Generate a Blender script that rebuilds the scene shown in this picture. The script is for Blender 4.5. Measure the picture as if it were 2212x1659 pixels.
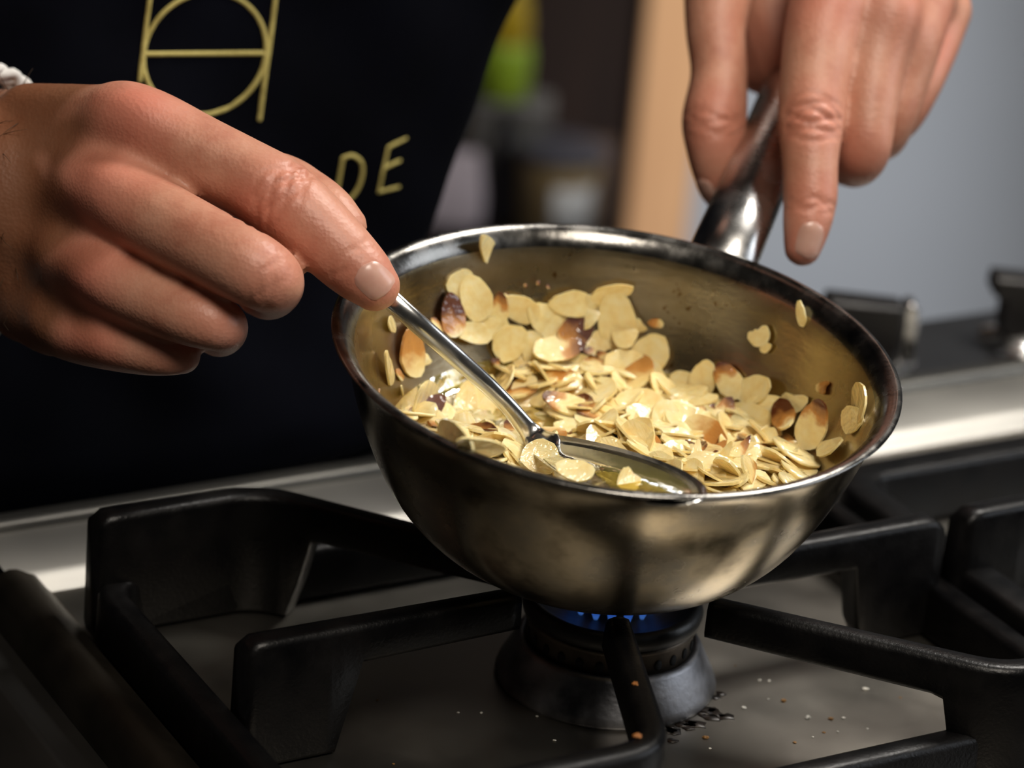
import bpy, bmesh, math, random
import numpy as np
from mathutils import Vector, Matrix

# ------------------------------------------------------------------ scale
# All lengths below are in "units" of 0.9 mm (U metres). z = 0 is the steel hob rim,
# x = to the right of the photograph, y = away from it, stove axes turned by PSI.
U = 0.0009
sc = bpy.context.scene
col = sc.collection
for o in list(bpy.data.objects):
    bpy.data.objects.remove(o)
random.seed(7)
rng = np.random.default_rng(11)

# ------------------------------------------------------------------ camera
FPX = 110 / 36 * 2212
PITCH, ROLL = math.radians(23), math.radians(5)
cF = np.array([0, math.cos(PITCH), -math.sin(PITCH)])
_R0 = np.array([1., 0, 0]); _U0 = np.cross(_R0, cF)
cR = math.cos(ROLL) * _R0 + math.sin(ROLL) * _U0
cU = -math.sin(ROLL) * _R0 + math.cos(ROLL) * _U0
def ray(x, y):
    return cF + cR * ((x - 1106) / FPX) - cU * ((y - 829.5) / FPX)
RIMC = np.array([0, 0, 112.])
CAM = RIMC - ray(1332, 780) * 990
def at_z(x, y, z):
    d = ray(x, y); return CAM + d * ((z - CAM[2]) / d[2])
def at_w(x, y, w):
    return CAM + ray(x, y) * w
def depth(p):
    return float((np.asarray(p) - CAM) @ cF)

cam_d = bpy.data.cameras.new('camera'); cam = bpy.data.objects.new('camera', cam_d); col.objects.link(cam)
cam_d.sensor_width = 36; cam_d.lens = 110; cam_d.clip_start = 0.01
m = Matrix(((cR[0], cU[0], -cF[0]), (cR[1], cU[1], -cF[1]), (cR[2], cU[2], -cF[2]))).to_4x4()
m.translation = Vector(CAM * U); cam.matrix_world = m
cam_d.dof.use_dof = True
cam_d.dof.focus_distance = 985 * U
cam_d.dof.aperture_fstop = 110 / 14.0
sc.camera = cam

# ------------------------------------------------------------------ world, lights, exposure
w = bpy.data.worlds.new('world'); sc.world = w; w.use_nodes = True
w.node_tree.nodes['Background'].inputs[0].default_value = (0.85, 0.80, 0.74, 1)
w.node_tree.nodes['Background'].inputs[1].default_value = 0.016
def area(name, loc, target, size, energy, color, sy=None):
    l = bpy.data.lights.new(name, 'AREA'); l.energy = energy; l.color = color
    l.shape = 'RECTANGLE'; l.size = size; l.size_y = sy or size
    o = bpy.data.objects.new(name, l); col.objects.link(o)
    o.location = Vector(loc)
    o.rotation_euler = (Vector(target) - Vector(loc)).to_track_quat('-Z', 'Y').to_euler()
    return o
area('front_fill', (0.26, -0.70, 1.25), (0, 0.05, 0.05), 0.45, 12.5, (1.0, 0.91, 0.79))  # unseen fill lamp added to light hands and pan from the front
area('hood_light', (0.42, 0.40, 0.95), (0, 0.0, 0.05), 0.30, 9, (1.0, 0.95, 0.88))
area('window_light', (1.7, 0.10, 0.80), (0, 0.05, 0.08), 0.9, 9.5, (0.86, 0.92, 1.0))
sl_ = bpy.data.lights.new('wall_fill_spot', 'SPOT'); sl_.energy = 300; sl_.color = (0.95, 0.96, 1.0); sl_.spot_size = math.radians(19); sl_.spot_blend = 1.0; sl_.shadow_soft_size = 0.08  # unseen spot added to brighten the middle of the back wall
so_ = bpy.data.objects.new('wall_fill_spot', sl_); col.objects.link(so_); so_.location = (0.30, 0.75, 1.35)
so_.rotation_euler = (Vector((0.15, 1.72, -0.50)) - so_.location).to_track_quat('-Z', 'Y').to_euler()
sc.view_settings.view_transform = 'Standard'; sc.view_settings.look = 'None'
sc.view_settings.gamma = 1; sc.view_settings.use_curve_mapping = False
sc.view_settings.exposure = 0.0

# ------------------------------------------------------------------ materials
def node_mat(name):
    mt = bpy.data.materials.new(name); mt.use_nodes = True
    nt = mt.node_tree; b = nt.nodes['Principled BSDF']
    return mt, nt, b
def L(nt, a, b): nt.links.new(a, b)
def N(nt, t, **kw):
    n = nt.nodes.new(t)
    for k, v in kw.items(): setattr(n, k, v)
    return n
def ramp(nt, fac, stops):
    r = N(nt, 'ShaderNodeValToRGB'); e = r.color_ramp.elements
    while len(e) < len(stops): e.new(0.5)
    for el, (p, c) in zip(e, stops):
        el.position = p; el.color = (*c, 1) if len(c) == 3 else c
    L(nt, fac, r.inputs[0]); return r.outputs[0]
def noise(nt, scale, detail=3, coord='Object', rough=0.5, vec_scale=None):
    tc = N(nt, 'ShaderNodeTexCoord'); n = N(nt, 'ShaderNodeTexNoise')
    n.inputs['Scale'].default_value = scale; n.inputs['Detail'].default_value = detail
    n.inputs['Roughness'].default_value = rough
    if vec_scale:
        mp = N(nt, 'ShaderNodeMapping'); mp.inputs['Scale'].default_value = vec_scale
        L(nt, tc.outputs[coord], mp.inputs[0]); L(nt, mp.outputs[0], n.inputs[0])
    else:
        L(nt, tc.outputs[coord], n.inputs[0])
    return n
def bump(nt, b, height, strength=0.3, dist=0.001):
    bp = N(nt, 'ShaderNodeBump'); bp.inputs['Strength'].default_value = strength; bp.inputs['Distance'].default_value = dist
    L(nt, height, bp.inputs['Height']); L(nt, bp.outputs[0], b.inputs['Normal']); return bp
def simple(name, c1, c2=None, scale=60, rough=0.5, metal=0.0, bmp=0.0, bscale=None, r2=None, detail=4, vec_scale=None):
    mt, nt, b = node_mat(name)
    n = noise(nt, scale, detail, vec_scale=vec_scale)
    L(nt, ramp(nt, n.outputs[0], [(0.3, c1), (0.7, c2 or c1)]), b.inputs['Base Color'])
    b.inputs['Metallic'].default_value = metal
    if r2 is None: b.inputs['Roughness'].default_value = rough
    else:
        mr = N(nt, 'ShaderNodeMapRange'); mr.inputs[3].default_value = rough; mr.inputs[4].default_value = r2
        mr.inputs[1].default_value = 0.3; mr.inputs[2].default_value = 0.7
        L(nt, n.outputs[0], mr.inputs[0]); L(nt, mr.outputs[0], b.inputs['Roughness'])
    if bmp:
        n2 = noise(nt, bscale or scale * 4, 4, vec_scale=vec_scale); bump(nt, b, n2.outputs[0], bmp, 0.0006)
    return mt

MAT = {}
# pan steel: brushed round the axis, oil film and burnt-on specks inside
def pan_steel(name, inner):
    mt, nt, b = node_mat(name)
    b.inputs['Metallic'].default_value = 1.0
    big = noise(nt, 34, 5, rough=0.6)
    if inner:
        c = ramp(nt, big.outputs[0], [(0.25, (0.42, 0.35, 0.23)), (0.5, (0.34, 0.275, 0.17)), (0.75, (0.47, 0.41, 0.31))])
    else:
        c = ramp(nt, big.outputs[0], [(0.34, (0.13, 0.10, 0.055)), (0.5, (0.42, 0.355, 0.245)), (0.68, (0.29, 0.265, 0.22))])
    sp = noise(nt, 330, 2, rough=0.5)
    spots = ramp(nt, sp.outputs[0], [(0.66, (0, 0, 0)), (0.72, (1, 1, 1))])
    area_n = noise(nt, 22, 2)
    patch = ramp(nt, area_n.outputs[0], [(0.48, (0, 0, 0)), (0.62, (1, 1, 1))])
    mul = N(nt, 'ShaderNodeMath', operation='MULTIPLY'); L(nt, spots, mul.inputs[0]); L(nt, patch, mul.inputs[1])
    if inner:
        mx = N(nt, 'ShaderNodeMix', data_type='RGBA'); L(nt, mul.outputs[0], mx.inputs['Factor'])
        L(nt, c, mx.inputs['A']); mx.inputs['B'].default_value = (0.16, 0.09, 0.03, 1)
        c = mx.outputs['Result']
    L(nt, c, b.inputs['Base Color'])
    rr = N(nt, 'ShaderNodeMapRange'); rr.inputs[1].default_value = 0.3; rr.inputs[2].default_value = 0.7
    rr.inputs[3].default_value = 0.20 if inner else 0.17; rr.inputs[4].default_value = 0.38 if inner else 0.31
    L(nt, big.outputs[0], rr.inputs[0]); L(nt, rr.outputs[0], b.inputs['Roughness'])
    fine = noise(nt, 260, 3, vec_scale=(1, 1, 3.0))
    bump(nt, b, fine.outputs[0], 0.10 if inner else 0.05, 0.0006)
    return mt
MAT['pan_in'] = pan_steel('pan_steel_inside', True)
MAT['pan_out'] = pan_steel('pan_steel_outside', False)
MAT['rim'] = simple('pan_rim_steel', (0.13, 0.125, 0.115), (0.24, 0.23, 0.215), 120, 0.16, 1.0, 0.10, 500, 0.34)
MAT['handle'] = simple('handle_steel', (0.50, 0.49, 0.47), (0.62, 0.61, 0.60), 90, 0.18, 1.0, 0.05, 600, 0.34)
MAT['spoon'] = simple('spoon_steel', (0.66, 0.66, 0.64), (0.74, 0.73, 0.70), 80, 0.16, 1.0, 0.02, 500, 0.26)
MAT['hob'] = simple('brushed_hob_steel', (0.25, 0.232, 0.205), (0.34, 0.317, 0.28), 22, 0.32, 1.0, 0.05, 420, 0.46)
MAT['ledge'] = simple('ledge_steel', (0.13, 0.125, 0.115), (0.16, 0.155, 0.14), 20, 0.45, 1.0, 0.04, 400, 0.48)
MAT['rim_strip'] = simple('rim_strip_steel', (0.40, 0.385, 0.355), (0.46, 0.445, 0.41), 20, 0.46, 1.0, 0.04, 400, 0.52)
MAT['panel'] = simple('control_panel_steel', (0.20, 0.20, 0.21), (0.26, 0.26, 0.27), 20, 0.30, 1.0)
MAT['side_steel'] = simple('dull_side_steel', (0.045, 0.038, 0.03), (0.075, 0.065, 0.052), 30, 0.42, 1.0, 0.08, 500, 0.55)
MAT['black_side'] = simple('black_side_steel', (0.004, 0.0036, 0.003), (0.008, 0.007, 0.006), 40, 0.5, 0.0)
MAT['iron'] = simple('cast_iron', (0.0022, 0.0022, 0.0026), (0.005, 0.0045, 0.0045), 90, 0.28, 0.0, 0.22, 900, 0.46)
MAT['iron'].node_tree.nodes['Principled BSDF'].inputs['Specular IOR Level'].default_value = 0.24
MAT['burner'] = simple('sooty_burner_metal', (0.05, 0.05, 0.055), (0.36, 0.36, 0.38), 60, 0.28, 0.9, 0.25, 500, 0.55)
MAT['burner_ring'] = simple('burner_ring_metal', (0.04, 0.032, 0.025), (0.14, 0.11, 0.08), 90, 0.5, 0.6, 0.3, 500)
MAT['burner_black'] = simple('burner_cap_enamel', (0.006, 0.006, 0.006), (0.014, 0.013, 0.012), 60, 0.45, 0.0, 0.2, 400)
MAT['port'] = simple('burner_port_dark', (0.002, 0.002, 0.002), None, 40, 0.9)
MAT['soot'] = simple('burnt_residue', (0.004, 0.003, 0.002), (0.02, 0.011, 0.006), 300, 0.35)
MAT['knob'] = simple('black_knob_plastic', (0.010, 0.009, 0.009), (0.016, 0.014, 0.013), 60, 0.35)
MAT['chrome'] = simple('knob_chrome', (0.62, 0.61, 0.60), (0.7, 0.69, 0.67), 60, 0.2, 1.0)
MAT['navy'] = None
MAT['wood_dark'] = simple('dark_brown_door', (0.009, 0.0035, 0.0018), (0.015, 0.006, 0.003), 8, 0.55, vec_scale=(6, 6, 0.6))
MAT['wood_tan'] = simple('tan_door_frame', (0.50, 0.27, 0.13), (0.60, 0.34, 0.17), 8, 0.5, vec_scale=(6, 6, 0.6))
MAT['wall'] = simple('grey_wall_paint', (0.27, 0.285, 0.305), (0.30, 0.315, 0.335), 3, 0.6)
MAT['floor'] = simple('grey_floor', (0.10, 0.10, 0.105), (0.14, 0.14, 0.145), 6, 0.5)
MAT['lime'] = simple('lime_plastic', (0.24, 0.36, 0.02), (0.30, 0.42, 0.03), 10, 0.4)
MAT['mustard'] = simple('mustard_plastic', (0.38, 0.25, 0.01), (0.44, 0.31, 0.015), 10, 0.4)
MAT['grey_box'] = simple('grey_plastic', (0.10, 0.095, 0.09), (0.13, 0.12, 0.11), 10, 0.5)
MAT['black_plastic'] = simple('black_plastic', (0.006, 0.005, 0.007), (0.01, 0.008, 0.011), 10, 0.5)
MAT['lilac'] = simple('pale_paper', (0.52, 0.45, 0.50), (0.58, 0.50, 0.55), 10, 0.6)
MAT['kraft'] = simple('kraft_tub', (0.34, 0.24, 0.11), (0.42, 0.30, 0.15), 14, 0.6)
MAT['white_card'] = simple('white_card', (0.62, 0.62, 0.62), (0.68, 0.68, 0.67), 14, 0.6)
MAT['blue_lid'] = simple('blue_grey_lid', (0.09, 0.09, 0.115), (0.12, 0.12, 0.15), 14, 0.4)
MAT['shelf'] = simple('dark_shelf_wood', (0.03, 0.016, 0.01), (0.045, 0.024, 0.014), 8, 0.5, vec_scale=(1, 8, 1))
MAT['gold'] = simple('gold_embroidery', (0.46, 0.38, 0.10), (0.58, 0.49, 0.16), 900, 0.6, 0.0, 0.6, 2500)
MAT['bracelet'] = simple('white_braided_cord', (0.62, 0.60, 0.57), (0.75, 0.73, 0.70), 500, 0.8, 0, 0.5, 1500)
MAT['trousers'] = simple('black_trousers', (0.01, 0.01, 0.012), (0.016, 0.016, 0.02), 30, 0.9)
MAT['hair'] = simple('body_hair', (0.03, 0.017, 0.008), (0.09, 0.05, 0.022), 300, 0.5)
MAT['crumb_white'] = simple('crumb_white', (0.55, 0.52, 0.45), (0.72, 0.70, 0.64), 400, 0.6)
MAT['crumb_brown'] = simple('crumb_brown', (0.16, 0.07, 0.015), (0.30, 0.15, 0.03), 400, 0.6)
MAT['crumb_rust'] = simple('crumb_rust', (0.30, 0.10, 0.02), (0.42, 0.17, 0.04), 400, 0.6)
def fabric(name, c1, c2):
    mt, nt, b = node_mat(name)
    n = noise(nt, 25, 4); L(nt, ramp(nt, n.outputs[0], [(0.3, c1), (0.7, c2)]), b.inputs['Base Color'])
    b.inputs['Roughness'].default_value = 0.85
    b.inputs['Specular IOR Level'].default_value = 0.06
    n2 = noise(nt, 2200, 2); bump(nt, b, n2.outputs[0], 0.25, 0.0004)
    return mt
MAT['navy'] = fabric('navy_apron_cloth', (0.0008, 0.001, 0.0026), (0.0016, 0.002, 0.0048))
MAT['shirt'] = fabric('dark_shirt_cloth', (0.006, 0.006, 0.008), (0.01, 0.01, 0.013))

def skin_mat():
    mt, nt, b = node_mat('skin')
    at = N(nt, 'ShaderNodeAttribute', attribute_name='tint')
    n = noise(nt, 70, 6, rough=0.68)
    base = ramp(nt, n.outputs[0], [(0.30, (0.40, 0.165, 0.10)), (0.5, (0.52, 0.265, 0.17)), (0.72, (0.61, 0.345, 0.235))])
    sep = N(nt, 'ShaderNodeSeparateColor'); L(nt, at.outputs['Color'], sep.inputs[0])
    m1 = N(nt, 'ShaderNodeMix', data_type='RGBA'); L(nt, sep.outputs[0], m1.inputs['Factor'])
    L(nt, base, m1.inputs['A']); m1.inputs['B'].default_value = (0.60, 0.20, 0.135, 1)      # ruddy knuckles and tips
    m2 = N(nt, 'ShaderNodeMix', data_type='RGBA'); L(nt, sep.outputs[1], m2.inputs['Factor'])
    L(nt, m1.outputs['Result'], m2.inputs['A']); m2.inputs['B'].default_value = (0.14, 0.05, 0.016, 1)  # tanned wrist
    L(nt, m2.outputs['Result'], b.inputs['Base Color'])
    b.inputs['Roughness'].default_value = 0.46
    b.inputs['Subsurface Weight'].default_value = 0.12
    b.inputs['Subsurface Radius'].default_value = (1.0, 0.35, 0.2); b.inputs['Subsurface Scale'].default_value = 0.003
    v = N(nt, 'ShaderNodeTexVoronoi'); v.inputs['Scale'].default_value = 900
    tc = N(nt, 'ShaderNodeTexCoord'); L(nt, tc.outputs['Object'], v.inputs[0])
    n2 = noise(nt, 420, 4)
    ad = N(nt, 'ShaderNodeMath', operation='ADD'); L(nt, v.outputs[0], ad.inputs[0]); L(nt, n2.outputs[0], ad.inputs[1])
    bump(nt, b, ad.outputs[0], 0.17, 0.0005)
    return mt
MAT['skin'] = skin_mat()
MAT['nail'] = simple('fingernail', (0.60, 0.31, 0.24), (0.66, 0.38, 0.30), 200, 0.26)
MAT['nail'].node_tree.nodes['Principled BSDF'].inputs['Subsurface Weight'].default_value = 0.1

def flake_mat(name, kind):
    mt, nt, b = node_mat(name)
    oi = N(nt, 'ShaderNodeObjectInfo')
    n = noise(nt, 260, 4)
    pale = ramp(nt, n.outputs[0], [(0.25, (0.85, 0.64, 0.26)), (0.55, (0.92, 0.77, 0.40)), (0.8, (0.95, 0.85, 0.55))])
    rv = ramp(nt, oi.outputs['Random'], [(0.0, (1.0, 0.93, 0.80)), (0.5, (1.0, 0.98, 0.92)), (1.0, (1, 1, 1))])
    mm = N(nt, 'ShaderNodeMix', data_type='RGBA', blend_type='MULTIPLY'); mm.inputs['Factor'].default_value = 1
    L(nt, pale, mm.inputs['A']); L(nt, rv, mm.inputs['B'])
    c = mm.outputs['Result']
    if kind != 'pale':
        tc = N(nt, 'ShaderNodeTexCoord'); sx = N(nt, 'ShaderNodeSeparateXYZ'); L(nt, tc.outputs['Generated'], sx.inputs[0])
        n3 = noise(nt, 160, 4)
        ad = N(nt, 'ShaderNodeMath', operation='MULTIPLY_ADD'); L(nt, n3.outputs[0], ad.inputs[0]); ad.inputs[1].default_value = 0.75; L(nt, sx.outputs[0], ad.inputs[2])
        lo, hi = {'toast': (0.90, 1.35), 'brown': (0.35, 1.0), 'amber': (0.45, 1.5)}[kind]
        mr = N(nt, 'ShaderNodeMapRange'); mr.inputs[1].default_value = lo; mr.inputs[2].default_value = hi; L(nt, ad.outputs[0], mr.inputs[0])
        dark = (0.10, 0.022, 0.004) if kind != 'amber' else (0.36, 0.15, 0.03)
        tr = ramp(nt, mr.outputs[0], [(0.0, (0, 0, 0)), (1.0, (1, 1, 1))])
        g = ramp(nt, mr.outputs[0], [(0.0, (0.80, 0.55, 0.22)), (0.4, (0.55, 0.24, 0.05)), (1.0, dark)])
        m2 = N(nt, 'ShaderNodeMix', data_type='RGBA'); 
        f2 = ramp(nt, mr.outputs[0], [(0.0, (0, 0, 0)), (0.35, (1, 1, 1))]); L(nt, f2, m2.inputs['Factor'])
        L(nt, c, m2.inputs['A']); L(nt, g, m2.inputs['B']); c = m2.outputs['Result']
    L(nt, c, b.inputs['Base Color'])
    b.inputs['Roughness'].default_value = 0.38
    b.inputs['Coat Weight'].default_value = 1.0; b.inputs['Coat Roughness'].default_value = 0.06
    b.inputs['Subsurface Weight'].default_value = 0.25
    b.inputs['Subsurface Radius'].default_value = (1.0, 0.75, 0.35); b.inputs['Subsurface Scale'].default_value = 0.0015
    n4 = noise(nt, 700, 3, vec_scale=(0.5, 2.0, 1)); bp_ = bump(nt, b, n4.outputs[0], 0.25, 0.0005)
    n5 = noise(nt, 240, 2); b5 = N(nt, 'ShaderNodeBump'); b5.inputs['Strength'].default_value = 0.7; b5.inputs['Distance'].default_value = 0.0012
    L(nt, n5.outputs[0], b5.inputs['Height']); L(nt, b5.outputs[0], b.inputs['Coat Normal'])
    return mt
for k in ('pale', 'toast', 'brown', 'amber'): MAT['fl_' + k] = flake_mat('almond_' + k, k)
def butter_mat():
    mt, nt, b = node_mat('melted_butter')
    b.inputs['Base Color'].default_value = (0.93, 0.78, 0.24, 1); b.inputs['Roughness'].default_value = 0.04
    b.inputs['Transmission Weight'].default_value = 0.85; b.inputs['IOR'].default_value = 1.45
    n = noise(nt, 120, 3); bump(nt, b, n.outputs[0], 0.35, 0.002)
    return mt
MAT['butter'] = butter_mat()
def flame_mat():
    mt, nt, b = node_mat('gas_flame')
    nt.nodes.remove(b); out = nt.nodes['Material Output']
    tc = N(nt, 'ShaderNodeTexCoord'); sx = N(nt, 'ShaderNodeSeparateXYZ'); L(nt, tc.outputs['Generated'], sx.inputs[0])
    cr = ramp(nt, sx.outputs[2], [(0.0, (0.12, 0.35, 1.0)), (0.35, (0.05, 0.20, 0.9)), (1.0, (0.01, 0.03, 0.25))])
    em = N(nt, 'ShaderNodeEmission'); L(nt, cr, em.inputs[0]); em.inputs[1].default_value = 0.5
    tr = N(nt, 'ShaderNodeBsdfTransparent'); mx = N(nt, 'ShaderNodeMixShader'); mx.inputs[0].default_value = 0.42
    L(nt, tr.outputs[0], mx.inputs[1]); L(nt, em.outputs[0], mx.inputs[2]); L(nt, mx.outputs[0], out.inputs[0])
    return mt
MAT['flame'] = flame_mat()

# ------------------------------------------------------------------ object helpers
ORG = {}
def tag(o, label=None, cat=None, group=None, kind=None):
    for k, v in (('label', label), ('category', cat), ('group', group), ('kind', kind)):
        if v: o[k] = v
    return o
def empty(name, org, label=None, cat=None, group=None):
    o = bpy.data.objects.new(name, None); col.objects.link(o)
    o.empty_display_size = 0.01
    o.location = Vector(np.asarray(org, float) * U); ORG[o] = np.asarray(org, float)
    return tag(o, label, cat, group)
def obj(name, verts, faces, mat, parent=None, smooth=True, org=None, bevel=0, bseg=2, mats=None, fmat=None):
    verts = np.asarray(verts, float)
    if org is None:
        if parent is not None: org = ORG[parent]
        else:
            org = verts.mean(0); org[2] = verts[:, 2].min()
    org = np.asarray(org, float)
    me = bpy.data.meshes.new(name); me.from_pydata(((verts - org) * U).tolist(), [], [list(map(int, f)) for f in faces])
    me.validate(); me.update()
    o = bpy.data.objects.new(name, me); col.objects.link(o); ORG[o] = org
    for mm in (mats or [mat]): me.materials.append(mm if not isinstance(mm, str) else MAT[mm])
    if fmat is not None:
        for p, i in zip(me.polygons, fmat): p.material_index = int(i)
    if smooth:
        me.polygons.foreach_set('use_smooth', [True] * len(me.polygons))
    if parent is not None:
        o.parent = parent; o.location = Vector((org - ORG[parent]) * U)
    else:
        o.location = Vector(org * U)
    if bevel:
        bv = o.modifiers.new('bevel', 'BEVEL'); bv.width = bevel * U; bv.segments = bseg; bv.limit_method = 'ANGLE'; bv.angle_limit = math.radians(40)
        me.set_sharp_from_angle(angle=math.radians(35))
    return o
def loft(rings, cap=True, closed=True):
    n = len(rings[0]); v = [p for r in rings for p in r]; f = []
    for i in range(len(rings) - 1):
        for j in range(n if closed else n - 1):
            k = (j + 1) % n
            f.append((i * n + j, i * n + k, (i + 1) * n + k, (i + 1) * n + j))
    if cap:
        f.append(tuple(range(n - 1, -1, -1))); f.append(tuple(range((len(rings) - 1) * n, len(rings) * n)))
    return np.array(v, float), f
def join(parts):
    vs, fs, k = [], [], 0
    for v, f in parts:
        vs.append(np.asarray(v, float)); fs += [tuple(i + k for i in q) for q in f]; k += len(v)
    return np.vstack(vs), fs
def lathe(prof, n=64, o=(0, 0, 0), ex=(1, 0, 0), ey=(0, 1, 0), ez=(0, 0, 1), cap=False):
    o, ex, ey, ez = (np.asarray(q, float) for q in (o, ex, ey, ez))
    rings = []
    for r, z in prof:
        rings.append([o + ex * (r * math.cos(2 * math.pi * j / n)) + ey * (r * math.sin(2 * math.pi * j / n)) + ez * z for j in range(n)])
    return loft(rings, cap)
def boxv(a0, a1, b0, b1, z0, z1, fr):
    v = [fr(a, b, z) for z in (z0, z1) for (a, b) in ((a0, b0), (a1, b0), (a1, b1), (a0, b1))]
    return np.array(v), [(3, 2, 1, 0), (4, 5, 6, 7), (0, 1, 5, 4), (1, 2, 6, 5), (2, 3, 7, 6), (3, 0, 4, 7)]
def spline(P, per=6):
    P = np.asarray(P, float); out = []
    Q = np.vstack([2 * P[0] - P[1], P, 2 * P[-1] - P[-2]])
    for i in range(1, len(Q) - 2):
        for k in range(per):
            t = k / per
            out.append(0.5 * (2 * Q[i] + (Q[i + 1] - Q[i - 1]) * t + (2 * Q[i - 1] - 5 * Q[i] + 4 * Q[i + 1] - Q[i + 2]) * t * t + (3 * Q[i] - Q[i - 1] - 3 * Q[i + 1] + Q[i + 2]) * t ** 3))
    out.append(Q[-2]); return np.array(out)
def tube(P, rad, n=16, side=None, flat=1.0, capround=True):
    """P: points; rad: radius per point; side: reference vector for the wide axis; flat: thickness/width"""
    P = np.asarray(P, float); rad = np.asarray(rad, float); K = len(P)
    T = np.gradient(P, axis=0); T /= np.linalg.norm(T, axis=1)[:, None] + 1e-12
    ref = np.asarray(side if side is not None else (0.31, 0.2, 0.93), float)
    flat = np.broadcast_to(flat, K)
    rings = []
    def ring(p, t, r, fl):
        a = ref - t * (ref @ t); a /= np.linalg.norm(a) + 1e-12; b = np.cross(t, a)
        return [p + a * (r * math.cos(q)) + b * (r * fl * math.sin(q)) for q in np.linspace(0, 2 * math.pi, n, endpoint=False)]
    if capround:
        for q in (80, 55, 30): rings.append(ring(P[0] - T[0] * rad[0] * math.sin(math.radians(q)), T[0], rad[0] * math.cos(math.radians(q)), flat[0]))
    for i in range(K): rings.append(ring(P[i], T[i], rad[i], flat[i]))
    if capround:
        for q in (30, 55, 80): rings.append(ring(P[-1] + T[-1] * rad[-1] * math.sin(math.radians(q)), T[-1], rad[-1] * math.cos(math.radians(q)), flat[-1]))
    return loft(rings)

# ------------------------------------------------------------------ stove frame
PSI = math.radians(31); cs, sn = math.cos(PSI), math.sin(PSI)
def SF(a, b, z): return np.array([a * cs - b * sn, a * sn + b * cs, z])
def toAB(p): return p[0] * cs + p[1] * sn, -p[0] * sn + p[1] * cs
ZG = 39.5      # grate top
ZF = -5.0      # basin floor
FLOOR = -1000.0

# ------------------------------------------------------------------ the setting
flo = obj('floor', *boxv(-1800, 1800, -2200, 2500, FLOOR - 30, FLOOR, lambda a, b, z: np.array([a, b, z])), 'floor', smooth=False); flo['kind'] = 'structure'
YB = 1930.0
def bx(x0, x1, y0, y1, z0, z1): return boxv(x0, x1, y0, y1, z0, z1, lambda a, b, z: np.array([a, b, z]))
XD0, XD1, XT1 = -52., 62., 123.   # dark door edge / tan frame start / tan frame end at the wall
wb = obj('wall_back', *join([bx(XT1, 1800, YB, YB + 80, FLOOR, 1600), bx(-1800, -700, YB, YB + 80, FLOOR, 1600), bx(-700, XT1, YB, YB + 80, 1150, 1600)]), 'wall', smooth=False); wb['kind'] = 'structure'
dr = empty('door_1', (-250, YB, FLOOR)); dr['kind'] = 'structure'
obj('door_panel', *bx(-640, XD1, YB + 20, YB + 60, FLOOR, 1090), 'wood_dark', dr, smooth=False, bevel=3)
obj('door_frame', *bx(XD1, XT1, YB - 18, YB + 70, FLOOR, 1090), 'wood_tan', dr, smooth=False, bevel=5)
obj('door_frame', *bx(-700, -640, YB - 18, YB + 70, FLOOR, 1090), 'wood_tan', dr, smooth=False, bevel=5)
obj('door_frame', *bx(-700, XT1, YB - 18, YB + 70, 1090, 1150), 'wood_tan', dr, smooth=False, bevel=5)
tr = obj('trim_1', *bx(XT1, 1800, YB - 14, YB, FLOOR, FLOOR + 90), 'white_card', smooth=False, bevel=3); tr['kind'] = 'structure'

# low shelf unit with jars before the door
SHZ = -372.0
sh = empty('low_shelf', (-60, 1560, FLOOR), 'dark wooden low shelf standing before the brown door', 'shelf')
obj('shelf_board', *bx(-330, 40, 1470, 1680, SHZ - 22, SHZ), 'shelf', sh, smooth=False, bevel=2)
obj('shelf_board', *bx(-330, 40, 1470, 1680, SHZ - 330, SHZ - 308), 'shelf', sh, smooth=False, bevel=2)
for x in (-330, 20): obj('side_panel', *bx(x, x + 20, 1470, 1680, FLOOR, SHZ - 22), 'shelf', sh, smooth=False, bevel=2)

# ------------------------------------------------------------------ stove
rg = empty('gas_range', SF(100, 0, FLOOR), 'stainless steel gas range with black cast iron grates and front knobs', 'stove')
A0, A1 = -152., 560.
Bf, Bs, Bl, Bp = 126., 163., 177., 246.   # basin far edge, step line, ledge outer edge, control panel end
obj('body', *boxv(A0 + 2, A1 - 2, -290, Bl, FLOOR + 100, ZF - 8, SF), 'black_side', rg, smooth=False, bevel=2)
obj('basin', *boxv(A0 + 8, A1 - 8, -280, Bf, ZF - 6, ZF, SF), 'hob', rg, smooth=False)
# pressed steel rim round the basin (profile strips with a soft step)
def strip(path_b, z, a0, a1, name, mat, n=2):
    rings = [[SF(a, b, zz) for b, zz in zip(path_b, z)] for a in np.linspace(a0, a1, n)]
    v, f = loft(rings, False, False)
    o = obj(name, v, f, mat, rg); return o
strip([Bf - 3, Bf, Bf + 2, Bf + 6, Bs - 4, Bs - 1, Bs], [ZF, ZF + 1.5, ZF + 3.5, 0, 0, -0.4, -2], A0, A1, 'back_rim', 'rim_strip')
strip([Bs, Bs + 0.5, Bs + 2, Bl - 2, Bl, Bl], [-2, 1.5, 2.5, 0.8, -0.5, -9], A0, A1, 'front_ledge', 'ledge')
def sidestrip(path_a, z, b0, b1, name, mat):
    rings = [[SF(a, b, zz) for a, zz in zip(path_a, z)] for b in (b0, b1)]
    v, f = loft(rings, False, False); return obj(name, v, [q[::-1] for q in f], mat, rg)
sidestrip([-139, -141, -142.5, -145, -149, -152, -155, -160, -161], [ZF, ZF + 1.5, ZF + 4, 0, 2.2, 2.6, 1.5, -4, -20], -290, Bf + 4, 'side_rim', 'side_steel')
# black outer side shelf of the range, with its own raised lip
sidestrip([-161, -163, -172, -175, -178, -181, -300, -301], [-12, -12, -12, -9, -8, -12, -13, -60], -290, Bf + 46, 'side_shelf', 'black_side')
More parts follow.
